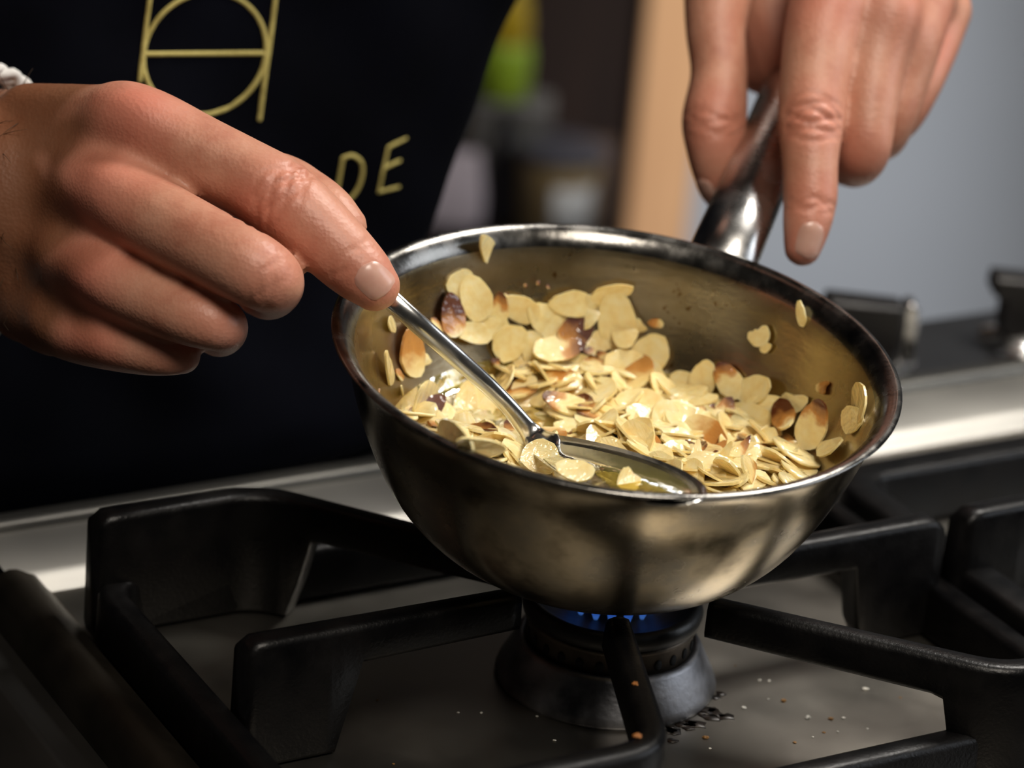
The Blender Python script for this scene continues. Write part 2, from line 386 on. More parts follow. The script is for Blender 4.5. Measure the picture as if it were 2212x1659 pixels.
# control panel
obj('control_panel', *boxv(A0, A1, Bl, Bp, -60, -9, SF), 'panel', rg, smooth=False, bevel=4, bseg=3)
obj('front_panel', *boxv(A0, A1, Bl - 2, Bp - 22, FLOOR + 100, -60, SF), 'ledge', rg, smooth=False, bevel=2)
for a in (A0 + 40, A1 - 40):
    for b in (-250, 150):
        v, f = lathe([(16, FLOOR), (16, FLOOR + 8), (11, FLOOR + 14), (11, FLOOR + 102)], 16, SF(a, b, 0), cap=True)
        obj('foot', v, f, 'black_side', rg, org=SF(a, b, FLOOR))
def knob(a, b, z, rot):
    c = SF(a, b, z); r = math.radians(rot)
    ex = np.array([math.cos(r), math.sin(r), 0]); ey = np.array([-math.sin(r), math.cos(r), 0]); ez = np.array([0, 0, 1.])
    fr = lambda x, y, zz: c + ex * x + ey * y + ez * zz
    v, f = lathe([(21, 0), (21, 1.5), (19, 3), (15, 3.5), (14, 5)], 32, c, cap=True)
    k = obj('knob', v, f, 'chrome', rg, org=c)
    # grip: a tall bar with an overhanging top lip
    prof = [(-13, 5), (13, 5), (13.5, 18), (13.5, 30), (-19, 32), (-19.5, 24), (-13.5, 22)]
    rings = [[fr(x, y, zz) for x, zz in prof] for y in (-8, -6.5, 6.5, 8)]
    for q in (0, 3):
        rings[q] = [fr(x * 0.94, (-8, 0, 0, 8)[q], 5 + (zz - 5) * 0.96) for x, zz in prof]
    v, f = loft(rings); obj('grip', v, f, 'knob', k, smooth=False, org=c, bevel=1.2)
    prof2 = [(13.6, 4), (22, 4), (20.5, 16), (20, 28), (18.8, 31), (16.5, 32), (14.2, 31), (13.6, 28)]
    v, f = loft([[fr(x, y, zz) for x, zz in prof2] for y in (-5.5, 5.5)]); obj('pointer', v, f, 'chrome', k, smooth=False, org=c, bevel=1.4, bseg=3)
knob(258, 207, -9, 5)
knob(345, 207, -9, 5)
knob(432, 207, -9, 5)

# ------------------------------------------------------------------ burner
bc = at_z(1307, 1462, ZF)
bu = empty('gas_burner', bc, 'sooty round gas burner alight under the steel pan', 'burner')
ZT = ZF
v, f = lathe([(20, 0), (36.5, 0), (37, 1.5), (36, 4), (33.5, 9), (31, 14), (30, 15.5), (28.5, 15.5), (27, 14), (20, 13)], 56, bc, cap=True)
obj('burner_base', v, f, 'burner', bu)
v, f = lathe([(20, 13), (27.6, 13.5), (27.6, 22), (28.6, 22.5), (28.8, 24), (26, 24.2), (20, 24)], 56, bc, cap=True)
ring = obj('burner_ring', v, f, 'burner_ring', bu)
pv, pf = lathe([(1.0, -0.5), (1.5, 0), (1.5, 0.25), (0.2, 0.25)], 10, cap=True)
for k in range(26):
    t = 2 * math.pi * k / 26; ez = np.array([math.cos(t), math.sin(t), 0]); ex = np.array([-math.sin(t), math.cos(t), 0])
    vv = np.array([bc + ez * (27.6 + q[2]) + ex * q[0] + np.array([0, 0, 18 + q[1] * 1.25]) for q in pv])
    obj('port', vv, pf, 'port', ring)
v, f = lathe([(8, 24), (28, 24), (29.6, 25), (30.2, 27.5), (29.4, 30), (27.6, 31), (25.5, 30), (22, 28), (12, 27), (9, 28.5), (5, 29.5), (0.1, 29.6)], 56, bc, cap=True)
cap = obj('burner_cap', v, f, 'burner_black', bu)
for k, (ang, rr, h) in enumerate([(200, 13, 15), (222, 14, 13), (245, 13, 12), (268, 13, 13), (290, 14, 14), (318, 13, 14), (345, 13, 13), (20, 13, 13), (60, 13, 13), (110, 13, 14), (150, 13, 14), (175, 12, 14)]):
    t = math.radians(ang); p0 = bc + np.array([math.cos(t) * rr, math.sin(t) * rr, 26.5])
    out = np.array([math.cos(t), math.sin(t), 0])
    zs = np.linspace(0, 1, 8); P = [p0 + np.array([0, 0, 0.72 * h * q]) + out * (2.2 * q * q) for q in zs]
    v, f = tube(P, [0.35, 0.9, 1.3, 1.5, 1.4, 1.1, 0.7, 0.25], 10, (1, 0, 0.1))
    obj('flame', v, f, 'flame', bu)

# ------------------------------------------------------------------ grates
def bar(path, zb, zt, wd, n_round=3):
    """path: AB points; zb/zt/wd per station; rounded bar lofted along the path"""
    P = np.asarray(path, float); K = len(P)
    seg = np.diff(P, axis=0); seg /= np.linalg.norm(seg, axis=1)[:, None] + 1e-9
    rings = []
    for i in range(K):
        if i == 0: t = seg[0]; s = 1
        elif i == K - 1: t = seg[-1]; s = 1
        else:
            t = seg[i - 1] + seg[i]; t /= np.linalg.norm(t); s = 1 / max(0.6, abs(t @ seg[i]))
        nrm = np.array([-t[1], t[0]]) * s
        h = wd[i] / 2; r = min(2.6, h * 0.6); b0, t0 = zb[i], zt[i]
        if t0 - b0 < 2 * r + 0.2: r = (t0 - b0) / 2.2
        sec = [(-h, b0 + r), (-h + r * .3, b0 + r * .3), (-h + r, b0), (h - r, b0), (h - r * .3, b0 + r * .3), (h, b0 + r),
               (h * .9, t0 - r), (h * .9 - r * .3, t0 - r * .3), (h * .9 - r, t0), (-h * .9 + r, t0), (-h * .9 + r * .3, t0 - r * .3), (-h * .9, t0 - r)]
        rings.append([SF(P[i][0] + nrm[0] * q, P[i][1] + nrm[1] * q, z) for q, z in sec])
    return loft(rings)
def stations(pts, step=4.0):
    """polyline with the corner rounded, resampled; returns AB points and arclength"""
    P = [np.array(p, float) for p in pts]
    if len(P) == 3:
        a, c, b = P; d1 = (a - c) / np.linalg.norm(a - c); d2 = (b - c) / np.linalg.norm(b - c); R = 12
        mid = [(c + d1 * R) * (1 - t) ** 2 + 2 * c * t * (1 - t) + (c + d2 * R) * t * t for t in np.linspace(0, 1, 7)]
        P = [a] + mid + [b]
    P = np.array(P); s = np.r_[0, np.cumsum(np.linalg.norm(np.diff(P, axis=0), axis=1))]
    S = np.r_[np.arange(0, s[-1], step), s[-1]]
    return np.c_[np.interp(S, s, P[:, 0]), np.interp(S, s, P[:, 1])], S
def finger(parent, pts, leg, org, zt=ZG, fin=13.0, wd=9.5, slope=6.0):
    P, S = stations(pts); zb, tt, ww = [], [], []
    for s in S:
        u = min(1, max(0, (s - leg) / slope)); u = u * u * (3 - 2 * u)
        zb.append((ZF + 0.2) * (1 - u) + (zt - fin - 1.5 * (1 - s / S[-1])) * u)
        e = min(s, 5.0); d = zt - 3.0 * (1 - e / 5.0) ** 2
        tt.append(d); ww.append(wd * (1.18 - 0.22 * s / S[-1]))
    P2, S2 = P, S
    v, f = bar(P2, zb, tt, ww)
    return obj('finger', v, f, 'iron', parent, org=org)
ga = SF(0, -6, ZF)
gr = empty('pan_grate', ga, 'black cast iron grate carrying the steel pan', 'grate')
FA, NA, SA = 91., -106., 135.
def pt(r, deg): return (r * math.cos(math.radians(deg)), -6 + r * math.sin(math.radians(deg)))
IR = 33
def toward(p, r=IR):
    p = np.array(p, float); c = np.array([0, -6.]); d = p - c; return tuple(c + d / np.linalg.norm(d) * r)
finger(gr, [(-SA - 3, FA), (-78, FA), toward((-78, FA))], 72, ga, slope=9)
finger(gr, [(SA, FA), (70, FA), toward((70, FA))], 72, ga, slope=9)
finger(gr, [(-SA, NA), (-41, NA), toward((-41, NA), 30)], 80, ga, slope=9)
finger(gr, [(SA, NA), (88, NA), toward((88, NA), 36)], 56, ga, slope=9)
finger(gr, [(-SA + 6, -6), (-IR, -6)], 33, ga)
finger(gr, [(SA - 1, -6), (IR, -6)], 30, ga)
def perim(parent, pts, zt, wd, org, name='frame'):
    P = np.array(pts, float); K = len(P)
    v, f = bar(P, [ZF + 0.3] * K, [zt] * K, [wd] * K); return obj(name, v, f, 'iron', parent, org=org)
def rrect(a0, a1, b0, b1, R=14):
    out = []
    for (ca, cb, st) in ((a1 - R, b1 - R, 0), (a0 + R, b1 - R, 90), (a0 + R, b0 + R, 180), (a1 - R, b0 + R, 270)):
        for k in range(7):
            t = math.radians(st + 15 * k); out.append((ca + R * math.cos(t), cb + R * math.sin(t)))
    out.append(out[0]); return out
perim(gr, rrect(-SA, SA, NA + 6, FA), 15, 11, ga)
gb = SF(276, -14, ZF)
g2 = empty('pan_grate', gb, 'empty black cast iron grate beside the one under the pan', 'grate')
finger(g2, [(143, -6), (243, -6)], 30, gb)
finger(g2, [(409, -6), (309, -6)], 30, gb)
finger(g2, [(143, -106), (210, -106), (255, -35)], 62, gb, slope=9)
finger(g2, [(409, -106), (342, -106), (297, -35)], 62, gb, slope=9)
perim(g2, rrect(151, 401, NA, 72, 16), 18, 16, gb)

# ------------------------------------------------------------------ pan
TX, TY = math.radians(5.0), math.radians(3.0)     # lean towards the photograph and to its right
pez = np.array([math.sin(TY), -math.sin(TX), 0]); pez[2] = math.sqrt(1 - pez @ pez)
pex = np.array([1., 0, 0]); pex -= pez * (pex @ pez); pex /= np.linalg.norm(pex); pey = np.cross(pez, pex)
H = 72.0
PB = RIMC + np.array([0, 0, 1.0]) - pez * H
low = 39 * math.sqrt(1 - pez[2] ** 2)
PB[2] = ZG + low + 0.15
def P2W(q): q = np.asarray(q, float); return PB + q[..., 0:1] * pex + q[..., 1:2] * pey + q[..., 2:3] * pez
def W2P(p): d = np.asarray(p, float) - PB; return np.array([d @ pex, d @ pey, d @ pez])
_out = np.array([(39, 1.2), (43, 2.4), (51, 6), (59.5, 12.5), (67, 21), (73, 31), (78, 42), (82, 53), (84.8, 63), (87.2, 68.5), (90.2, 71.4)], float)
_in = np.array([(0.01, 4.6), (34, 4.6), (40, 5.4), (46, 7.6), (53, 12.2), (60.5, 19), (67.2, 27.5), (72.5, 36.5), (77, 46.5), (80, 56), (81.8, 63), (83.5, 68.2), (86.2, 71.6), (88.6, 73.0), (90.2, 72.9), (90.9, 72.2), (90.2, 71.4)], float)
def smooth_prof(p, per=5):
    return [tuple(q) for q in spline(p, per)]
po = smooth_prof(_out); pi = smooth_prof(_in)
RIN = np.array(pi[:5 * 12 + 1])
def r_in(z): return float(np.interp(z, RIN[:, 1], RIN[:, 0]))
def z_in(r): return float(np.interp(r, RIN[:, 0], RIN[:, 1]))
pan = empty('frying_pan', PB, 'small deep stainless steel pan full of sliced almonds in butter', 'pan')
prof = po[::1] ; prof = [(36, 1.2)] + prof + pi[::-1][1:]
v, f = lathe(prof, 128, PB, pex, pey, pez)
nO = len(po); nI = len(pi)
rimstart = nO - 12; rimend = nO + 22
fm = []
for i in range(len(prof) - 1):
    idx = 0 if i < nO - 3 else (1 if i < nO + 26 else 2)
    fm += [idx] * 128
obj('bowl', v, f, None, pan, mats=['pan_out', 'rim', 'pan_in'], fmat=fm)
v, f = lathe([(0.1, 0), (38.2, 0), (39, 0.6), (39.2, 2.2), (38.4, 3), (36, 3.2)], 96, PB, pex, pey, pez, cap=True)
obj('base_disc', v, f, 'pan_out', pan)
# handle: oval steel tube rising from below the far rim
_h = W2P(at_w(1580, 512, 1079)); _ha = math.atan2(_h[1], _h[0])
HP = [P2W(np.array([87.5 * math.cos(_ha), 87.5 * math.sin(_ha), min(_h[2] - 9.0, 52.0)])), at_w(1580, 512, 1079), at_w(1628, 402, 1098), at_w(1676, 292, 1120), at_w(1726, 180, 1146), at_w(1792, 20, 1186), at_w(1838, -100, 1216)]
Hc = spline(HP, 6)
hr = np.interp(np.linspace(0, 1, len(Hc)), [0, .1, .3, .5, .8, 1], [12.6, 12.4, 11.8, 12.0, 12.8, 13.0])
hside = np.cross(Hc[-1] - Hc[0], np.array([0, 0, 1.])); hside /= np.linalg.norm(hside)
v, f = tube(Hc, hr, 28, hside, 0.70, capround=False)
obj('handle', v, f, 'handle', pan)

# ------------------------------------------------------------------ spoon
def dirn(a): a = np.asarray(a, float); return a / np.linalg.norm(a)
BUT = 26.0
def heap(x, y):
    """height of the almond heap above the pan's own base plane"""
    h = 29.0
    h += 8.0 * math.exp(-(((x - 30) / 34) ** 2 + ((y + 26) / 30) ** 2))
    h += 5.0 * math.exp(-(((x - 8) / 22) ** 2 + ((y - 14) / 18) ** 2))
    h += 6.0 * math.exp(-(((x + 38) / 20) ** 2 + ((y + 14) / 24) ** 2))
    h += 5.0 * math.exp(-(((x - 52) / 18) ** 2 + ((y + 6) / 24) ** 2))
    h -= 7.0 * math.exp(-(((x + 40) / 18) ** 2 + ((y - 30) / 18) ** 2))
    h -= 5.0 * math.exp(-(((x + 14) / 18) ** 2 + ((y - 24) / 12) ** 2))
    return h
def surf(x, y):
    r = math.hypot(x, y); return max(heap(x, y), z_in(r) if r < 83 else 80)
def hit(px, py):
    """first point where the pixel's ray meets almond heap or pan wall (pan frame), with normal"""
    d = ray(px, py); o = W2P(CAM); dd = np.array([d @ pex, d @ pey, d @ pez])
    t = 880.0; entered = False
    while t < 1120:
        q = o + dd * t
        r = math.hypot(q[0], q[1])
        if q[2] < 71 and r < 84 and q[2] < surf(q[0], q[1]) and (entered or q[2] < 70): break
        if r < r_in(min(68, max(5, q[2]))) : entered = True
        if not entered: t += 0.7; continue
        t += 0.7
    e = 1.5
    gx = (surf(q[0] + e, q[1]) - surf(q[0] - e, q[1])) / (2 * e); gy = (surf(q[0], q[1] + e) - surf(q[0], q[1] - e)) / (2 * e)
    return q, dirn((-gx, -gy, 1)), t
neck = at_w(1150, 930, hit(1150, 960)[2] - 12); sbowl_end = at_w(1482, 1066, hit(1482, 1066)[2] - 7)
tipS = at_w(846, 648, 991)
sp = empty('tea_spoon', at_w(1300, 1000, hit(1300, 1000)[2]), 'steel spoon dipped into the almonds, held by its handle', 'spoon')
hdir = dirn(tipS - neck)
back = at_w(640, 455, 1006)
Sh = spline([neck + dirn(sbowl_end - neck) * 10 + np.array([0, 0, -4.5]), neck + np.array([0, 0, -1.5]), neck + hdir * 14 + np.array([0, 0, 1.0]), neck + (tipS - neck) * 0.5 + np.array([0, 0, 1.0]), tipS, back], 8)
wv = dirn(np.cross(hdir, cF))
wid = np.interp(np.linspace(0, 1, len(Sh)), [0, .12, .25, .4, .62, .8, 1], [6.5, 4.8, 3.2, 2.8, 3.1, 3.3, 3.3])
v, f = tube(Sh, wid, 16, wv, np.interp(np.linspace(0, 1, len(Sh)), [0, .2, .4, 1], [.25, .4, .62, .42]))
obj('spoon_handle', v, f, 'spoon', sp)
# bowl of the spoon: oval dish
sa = dirn(sbowl_end - neck); Ls = np.linalg.norm(sbowl_end - neck)
sn_ = dirn(np.array([0.10, -0.40, 0.9])); sn_ = dirn(sn_ - sa * (sn_ @ sa)); sb = np.cross(sn_, sa)
vs, fs = [], []
NR, NT = 9, 40
cB = neck + sa * (Ls * 0.52) - cU * 1.5
for layer in (0, 1):
    for i in range(NR + 1):
        q = i / NR
        for j in range(NT):
            t = 2 * math.pi * j / NT
            ax = Ls * 0.53 * math.cos(t) * q; wd_ = 14.0 * math.sin(t) * q * (1 - 0.22 * math.cos(t) * (-1))
            zz = -6.5 * (1 - q * q) - (0.8 if layer else 0) * (1 if q < 1 else 0.4)
            vs.append(cB + sa * ax + sb * wd_ + sn_ * zz)
for layer in (0, 1):
    k0 = layer * (NR + 1) * NT
    for i in range(NR):
        for j in range(NT):
            k = (j + 1) % NT; q = (k0 + i * NT + j, k0 + i * NT + k, k0 + (i + 1) * NT + k, k0 + (i + 1) * NT + j)
            fs.append(q if layer == 0 else q[::-1])
for j in range(NT):
    k = (j + 1) % NT; a = NR * NT; b2 = (NR + 1) * NT + NR * NT
    fs.append((a + j, a + k, b2 + k, b2 + j))
obj('spoon_bowl', vs, fs, 'spoon', sp)
bl, k0 = [], 0
for zz, q in ((-1.6, 0.84), (-2.6, 0.76), (-5.2, 0.30)):
    bl.append([cB + sa * (Ls * 0.53 * math.cos(t) * q) + sb * (14.0 * math.sin(t) * q * (1 + 0.22 * math.cos(t))) + sn_ * zz for t in np.linspace(0, 2 * math.pi, 40, endpoint=False)])
v, f = loft(bl)
o = obj('spooned_butter', v, f, 'butter'); tag(o, 'melted butter filling the bowl of the spoon', 'butter', kind='stuff')

# ------------------------------------------------------------------ butter and almond heap
# liquid: a pool on the floor that also wets the heap between the flakes
rr_ = np.r_[0.05, np.linspace(4, 80, 39)]; NB = 96; top_, ok_ = [], []
for r in rr_:
    for t in np.linspace(0, 2 * math.pi, NB, endpoint=False):
        x, y = r * math.cos(t), r * math.sin(t)
        z = max(BUT, heap(x, y) - 2.2) + 0.5 * math.sin(x * 0.5 + 1.3 * math.sin(y * .3)) * math.cos(y * 0.45) + 0.25 * math.sin(x * 1.1 - y * .8)
        top_.append((x, y, z))
k_end = [i_ for i_, r in enumerate(rr_) if r < r_in(BUT + 7)][-1] + 1
tv = np.array(top_)[:k_end * NB].copy()
for q in tv:
    r = math.hypot(q[0], q[1])
    if r > 30: q[2] = max(q[2], 0) if q[2] > z_in(r) + 0.35 else z_in(r) + 0.35
fs_ = []
for i_ in range(k_end - 1):
    for j_ in range(NB):
        k_ = (j_ + 1) % NB; fs_.append((i_ * NB + j_, i_ * NB + k_, (i_ + 1) * NB + k_, (i_ + 1) * NB + j_)[::-1])
bt = obj('melted_butter', P2W(tv), [f_[::-1] for f_ in fs_], 'butter', org=P2W(np.array([0, 0, 4.9]))); tag(bt, 'yellow melted butter pooled in the bottom of the steel pan', 'butter', kind='stuff')

# flake shapes: thin almond slices, unit length 1 (x from -0.5 to 0.5)
def flake_mesh(seed, kind):
    r = random.Random(seed); n = 20; out = []
    asp = r.uniform(0.58, 0.80) if kind != 'sliver' else r.uniform(0.22, 0.34)
    if kind == 'round': asp = 0.92
    p1, p2, p3 = (r.uniform(0, 6.28) for _ in range(3))
    for j in range(n):
        t = 2 * math.pi * j / n; x = 0.5 * math.cos(t)
        pt_ = 1 - 0.34 * (x + 0.5) if kind != 'round' else 1.0
        y = asp * 0.56 * pt_ * math.sin(t)
        k = 1 + 0.045 * math.sin(2 * t + p1) + 0.035 * math.sin(3 * t + p2) + 0.025 * math.sin(7 * t + p3) + r.uniform(-0.02, 0.02)
        out.append([x * k, y * k])
    if kind == 'broken':
        cx = r.uniform(-0.05, 0.22); ss = r.uniform(-0.9, 0.9)
        for p in out:
            lim = cx + ss * p[1] + r.uniform(-0.06, 0.06)
            if p[0] > lim: p[0] = lim
    th = r.uniform(0.034, 0.052); cv = r.uniform(-0.22, 0.22); cw = r.uniform(-0.3, 0.3); tw = r.uniform(-0.25, 0.25)
    def zc(x, y): return cv * x * x + cw * y * y + tw * x * y
    V, F = [], []
    for sg in (1, -1):
        for x, y in out: V.append((x, y, zc(x, y) + sg * th / 2))
        for x, y in out: V.append((x * .55, y * .55, zc(x * .55, y * .55) + sg * th * 0.56))
        V.append((0, 0, sg * th * 0.58))
    m_ = 2 * n + 1
    for j in range(n):
        k = (j + 1) % n
        F.append((j, k, n + k, n + j)); F.append((n + j, n + k, 2 * n))
        F.append((m_ + k, m_ + j, m_ + n + j, m_ + n + k)); F.append((m_ + n + k, m_ + n + j, m_ + 2 * n))
        F.append((k, j, m_ + j, m_ + k))
    return np.array(V), F
SHAPES = []
for i in range(16):
    k = ['whole', 'whole', 'whole', 'round', 'broken', 'broken', 'whole', 'sliver'][i % 8]
    SHAPES.append((flake_mesh(100 + i, k), k))
MESHES = {}
def flake_data(i, matk):
    if (i, matk) not in MESHES:
        (V, F), k = SHAPES[i]
        me = bpy.data.meshes.new('almond_flake'); me.from_pydata((V * 20 * U).tolist(), [], F); me.update()
        me.polygons.foreach_set('use_smooth', [True] * len(me.polygons)); me.set_sharp_from_angle(angle=math.radians(42))
        me.materials.append(MAT['fl_' + matk]); MESHES[(i, matk)] = me
    return MESHES[(i, matk)]
WHOLE = [i for i in range(16) if SHAPES[i][1] == 'whole']; ROUND = [i for i in range(16) if SHAPES[i][1] == 'round']
BROKEN = [i for i in range(16) if SHAPES[i][1] == 'broken']; SLIVER = [i for i in range(16) if SHAPES[i][1] == 'sliver']
NF = [0]
def put_flake(pos, nrm, lx, ly, lw, lh, matk, label, group, shapes=None, name='almond_flake', lift=0.6):
    """pos/nrm/lx in world axes; lw, lh = length and width in units"""
    shapes = shapes or WHOLE
    i = random.choice(shapes); me = flake_data(i, matk)
    o = bpy.data.objects.new(name, me); col.objects.link(o)
    V = SHAPES[i][0][0]; nat = (V[:, 1].max() - V[:, 1].min())
    X = np.asarray(lx); Z = np.asarray(nrm); Y = np.cross(Z, X)
    sx = lw / 20; sy = lh / (20 * nat); sz = 0.5 * (1 + min(sx, 1))
    M = Matrix(((X[0] * sx, Y[0] * sy, Z[0] * sz, 0), (X[1] * sx, Y[1] * sy, Z[1] * sz, 0), (X[2] * sx, Y[2] * sy, Z[2] * sz, 0), (0, 0, 0, 1)))
    M.translation = Vector((np.asarray(pos) + Z * lift) * U); o.matrix_world = M
    tag(o, label, 'almond', group); NF[0] += 1
    return o
def clear_lift(p, nrm, X, lw, lh):
    """extra height along the pan axis that keeps a flake off the steel"""
    Y = np.cross(nrm, X); worst = 0.0
    for t in np.linspace(0, 2 * math.pi, 10, endpoint=False):
        q = W2P(p + X * (lw * .5 * math.cos(t)) + Y * (lh * .5 * math.sin(t))); r = math.hypot(q[0], q[1])
        if q[2] < 68: worst = max(worst, (z_in(min(r, 82)) + 0.9 - q[2]) * 0.9 if r < 82 else 0)
    return min(worst, 14.0)
def to_world(vp): return pex * vp[0] + pey * vp[1] + pez * vp[2]
def flake_px(px, py, lpx, wpx, ang, matk='pale', label=None, group=None, shapes=None, tilt=0.0, lift=0.6, jit=0.10, pos=None, nrm=None):
    """flake seen at a pixel, lying on the surface there; ang = angle of the long axis in the picture (deg, anticlockwise)"""
    q, n, t = hit(px, py)
    nw = dirn(to_world(n)); p = P2W(q)
    if pos is not None: p = pos; t = depth(p)
    if nrm is not None: nw = dirn(nrm)
    d = ray(px, py); a = math.radians(ang)
    nw = dirn(nw * (1 - tilt) - dirn(d) * tilt + rng.normal(0, jit, 3))
    def tang(v, L):
        w_ = v * (L * t / FPX); den = d @ nw
        k = -(w_ @ nw) / den if abs(den) > 0.15 else 0
        return w_ + d * k
    tx = tang(cR * math.cos(a) + cU * math.sin(a), lpx); ty = tang(-cR * math.sin(a) + cU * math.cos(a), wpx)
    lw, lh = min(np.linalg.norm(tx), 26), min(np.linalg.norm(ty), 17)
    X = dirn(tx - nw * (tx @ nw))
    if pos is None:
        q = W2P(p); lf = clear_lift(p + nw * lift, nw, X, lw, lh); back_ = -dirn(d)
        p = p + back_ * lf * 0.8
    return put_flake(p, nw, X, None, lw, lh, matk, label, group, shapes, lift=lift)

WALLG = 'almond flakes stuck to the pan wall'
WL = {'pale': 'pale almond flake stuck to the inner wall of the steel pan', 'toast': 'almond flake with toasted edge stuck to the pan wall',
      'brown': 'dark browned almond piece stuck to the pan wall', 'amber': 'amber almond piece stuck to the pan wall'}
wall = [  # px, py, length, width, angle, kind, shapes
 (1047, 535, 58, 26, 115, 'pale', SLIVER), (992, 612, 70, 58, 60, 'pale', WHOLE), (1018, 640, 100, 70, 115, 'pale', WHOLE), (1035, 680, 95, 60, 100, 'pale', BROKEN),
 (968, 680, 95, 52, 95, 'brown', WHOLE), (1072, 668, 85, 44, 80, 'toast', WHOLE), (1120, 662, 90, 58, 160, 'pale', WHOLE), (1088, 648, 46, 34, 30, 'pale', BROKEN),
 (1232, 655, 95, 58, 175, 'pale', WHOLE), (1288, 640, 56, 48, 70, 'pale', BROKEN), (1322, 632, 92, 40, 14, 'pale', WHOLE), (1335, 690, 130, 84, 100, 'pale', WHOLE),
 (1352, 715, 80, 56, 80, 'pale', BROKEN), (1388, 698, 44, 32, 40, 'pale', BROKEN), (1416, 697, 36, 20, 175, 'amber', SLIVER),
 (1178, 690, 92, 70, 140, 'pale', WHOLE), (1205, 705, 84, 58, 30, 'pale', WHOLE), (1240, 716, 84, 66, 50, 'brown', WHOLE), (1268, 746, 46, 34, 120, 'brown', BROKEN), (1270, 690, 60, 42, 20, 'pale', WHOLE),
 (1098, 738, 84, 74, 70, 'pale', ROUND), (1146, 748, 72, 56, 110, 'pale', WHOLE), (1205, 756, 108, 54, 12, 'toast', WHOLE), (1186, 735, 70, 50, 150, 'pale', WHOLE),
 (1064, 776, 34, 20, 100, 'brown', BROKEN), (1134, 796, 32, 24, 70, 'brown', BROKEN), (1052, 705, 90, 50, 10, 'pale', WHOLE), (1010, 720, 84, 46, 170, 'pale', WHOLE),
 (838, 792, 34, 30, 60, 'pale', BROKEN), (856, 836, 44, 34, 80, 'pale', BROKEN), (862, 806, 30, 20, 70, 'amber', BROKEN),
 (838, 700, 32, 15, 85, 'pale', SLIVER), (808, 846, 22, 12, 110, 'amber', SLIVER), (912, 772, 60, 36, 10, 'pale', BROKEN), (934, 700, 40, 26, 80, 'toast', BROKEN),
 (1734, 676, 60, 19, 100, 'pale', SLIVER), (1664, 740, 48, 24, 70, 'pale', BROKEN),
 (1645, 845, 74, 56, 20, 'pale', WHOLE), (1655, 880, 92, 56, 10, 'pale', WHOLE), (1695, 900, 62, 48, 100, 'brown', WHOLE),
 (1480, 830, 70, 50, 150, 'pale', WHOLE), (1526, 815, 84, 58, 80, 'pale', WHOLE), (1575, 822, 88, 58, 120, 'toast', WHOLE), (1800, 955, 84, 48, 60, 'pale', BROKEN),
 (1160, 606, 16, 9, 20, 'brown', BROKEN), (1182, 616, 13, 9, 60, 'brown', BROKEN), (1130, 612, 11, 8, 0, 'brown', BROKEN), (1092, 632, 14, 9, 40, 'brown', BROKEN), (1152, 662, 16, 10, 70, 'brown', BROKEN),
 (1135, 775, 60, 44, 20, 'pale', BROKEN), (1240, 790, 80, 60, 160, 'pale', WHOLE), (1215, 790, 60, 46, 60, 'pale', WHOLE), (1300, 735, 80, 50, 40, 'pale', WHOLE),
]
for px, py, l_, w_, a_, k_, s_ in wall:
    wh = ('beneath the pan handle' if 1380 < px < 1600 else 'towards the knobs' if px >= 1600 else 'behind the spoon handle' if px > 900 else 'below the stirring fingers')
    co = {'pale': 'pale', 'toast': 'brown-edged', 'brown': 'dark browned', 'amber': 'amber'}[k_]
    shn = {id(WHOLE): 'teardrop flake', id(ROUND): 'rounded flake', id(BROKEN): 'broken bit', id(SLIVER): 'thin sliver'}[id(s_)]
    if l_ < 20: shn = 'tiny speck'
    flake_px(px, py, l_, w_, a_, k_, f'{co} almond {shn} stuck to the pan wall {wh}', WALLG, s_, lift=0.7 + rng.uniform(0, 2.4), jit=0.20)
flake_px(881, 757, 112, 50, 92, 'amber', 'long golden toasted almond flake leaning on the pan wall beside the spoon handle', None, WHOLE, lift=2)
flake_px(1636, 715, 72, 48, 125, 'pale', 'triangular broken almond flake alone high on the bare far pan wall', None, BROKEN, lift=0.6)
flake_px(1787, 838, 42, 24, 0, 'amber', 'small square brown almond bit alone on the pan wall', None, BROKEN, lift=0.8)
flake_px(1720, 855, 78, 54, 80, 'pale', 'pale almond flake with a jagged edge standing on the pan wall', None, BROKEN, lift=1)
flake_px(1862, 870, 72, 38, 75, 'pale', 'upper one of two almond flakes stuck just below the pan rim', None, WHOLE, lift=0.9)
flake_px(1846, 908, 62, 50, 75, 'pale', 'lower one of two almond flakes stuck just below the pan rim', None, ROUND, lift=0.9)
flake_px(1772, 918, 112, 66, 75, 'toast', 'upright almond flake with golden edge at the side of the heap', None, WHOLE, tilt=0.4, lift=4)

# random heap
HG = 'almond flakes in the buttery heap'
HL = {'pale': 'pale sliced almond flake lying in the buttery heap', 'toast': 'almond flake with toasted brown edge in the buttery heap',
      'brown': 'dark roasted almond flake in the buttery heap', 'amber': 'golden almond flake in the buttery heap'}
def heap_label(matk, sl_, x, y):
    col_ = {'pale': 'pale', 'toast': 'brown-edged', 'brown': 'dark roasted', 'amber': 'golden'}[matk]
    sh_ = 'teardrop' if sl_ is WHOLE else ('rounded' if sl_ is ROUND else ('broken' if sl_ is BROKEN else 'narrow'))
    _b = W2P(cB)
    if math.hypot(x - _b[0], y - _b[1]) < 30: wh = 'beside the spoon bowl'
    elif x > 34: wh = 'at the knob side of the heap'
    elif x < -22: wh = 'at the stirring hand side of the heap'
    elif y > 24: wh = 'at the pan handle side of the heap'
    else: wh = 'in the middle of the heap'
    return f'{col_} {sh_} almond flake in butter {wh}'
def seen(x, y, z):   # in view over the near rim
    p = np.array([x, y, z]); d = W2P(CAM) - p; q = p + d * ((72 - z) / d[2]); return math.hypot(q[0], q[1]) < 85
def bare(x, y):   # left back of the floor stays open
    return heap(x, y) < BUT + 0.6
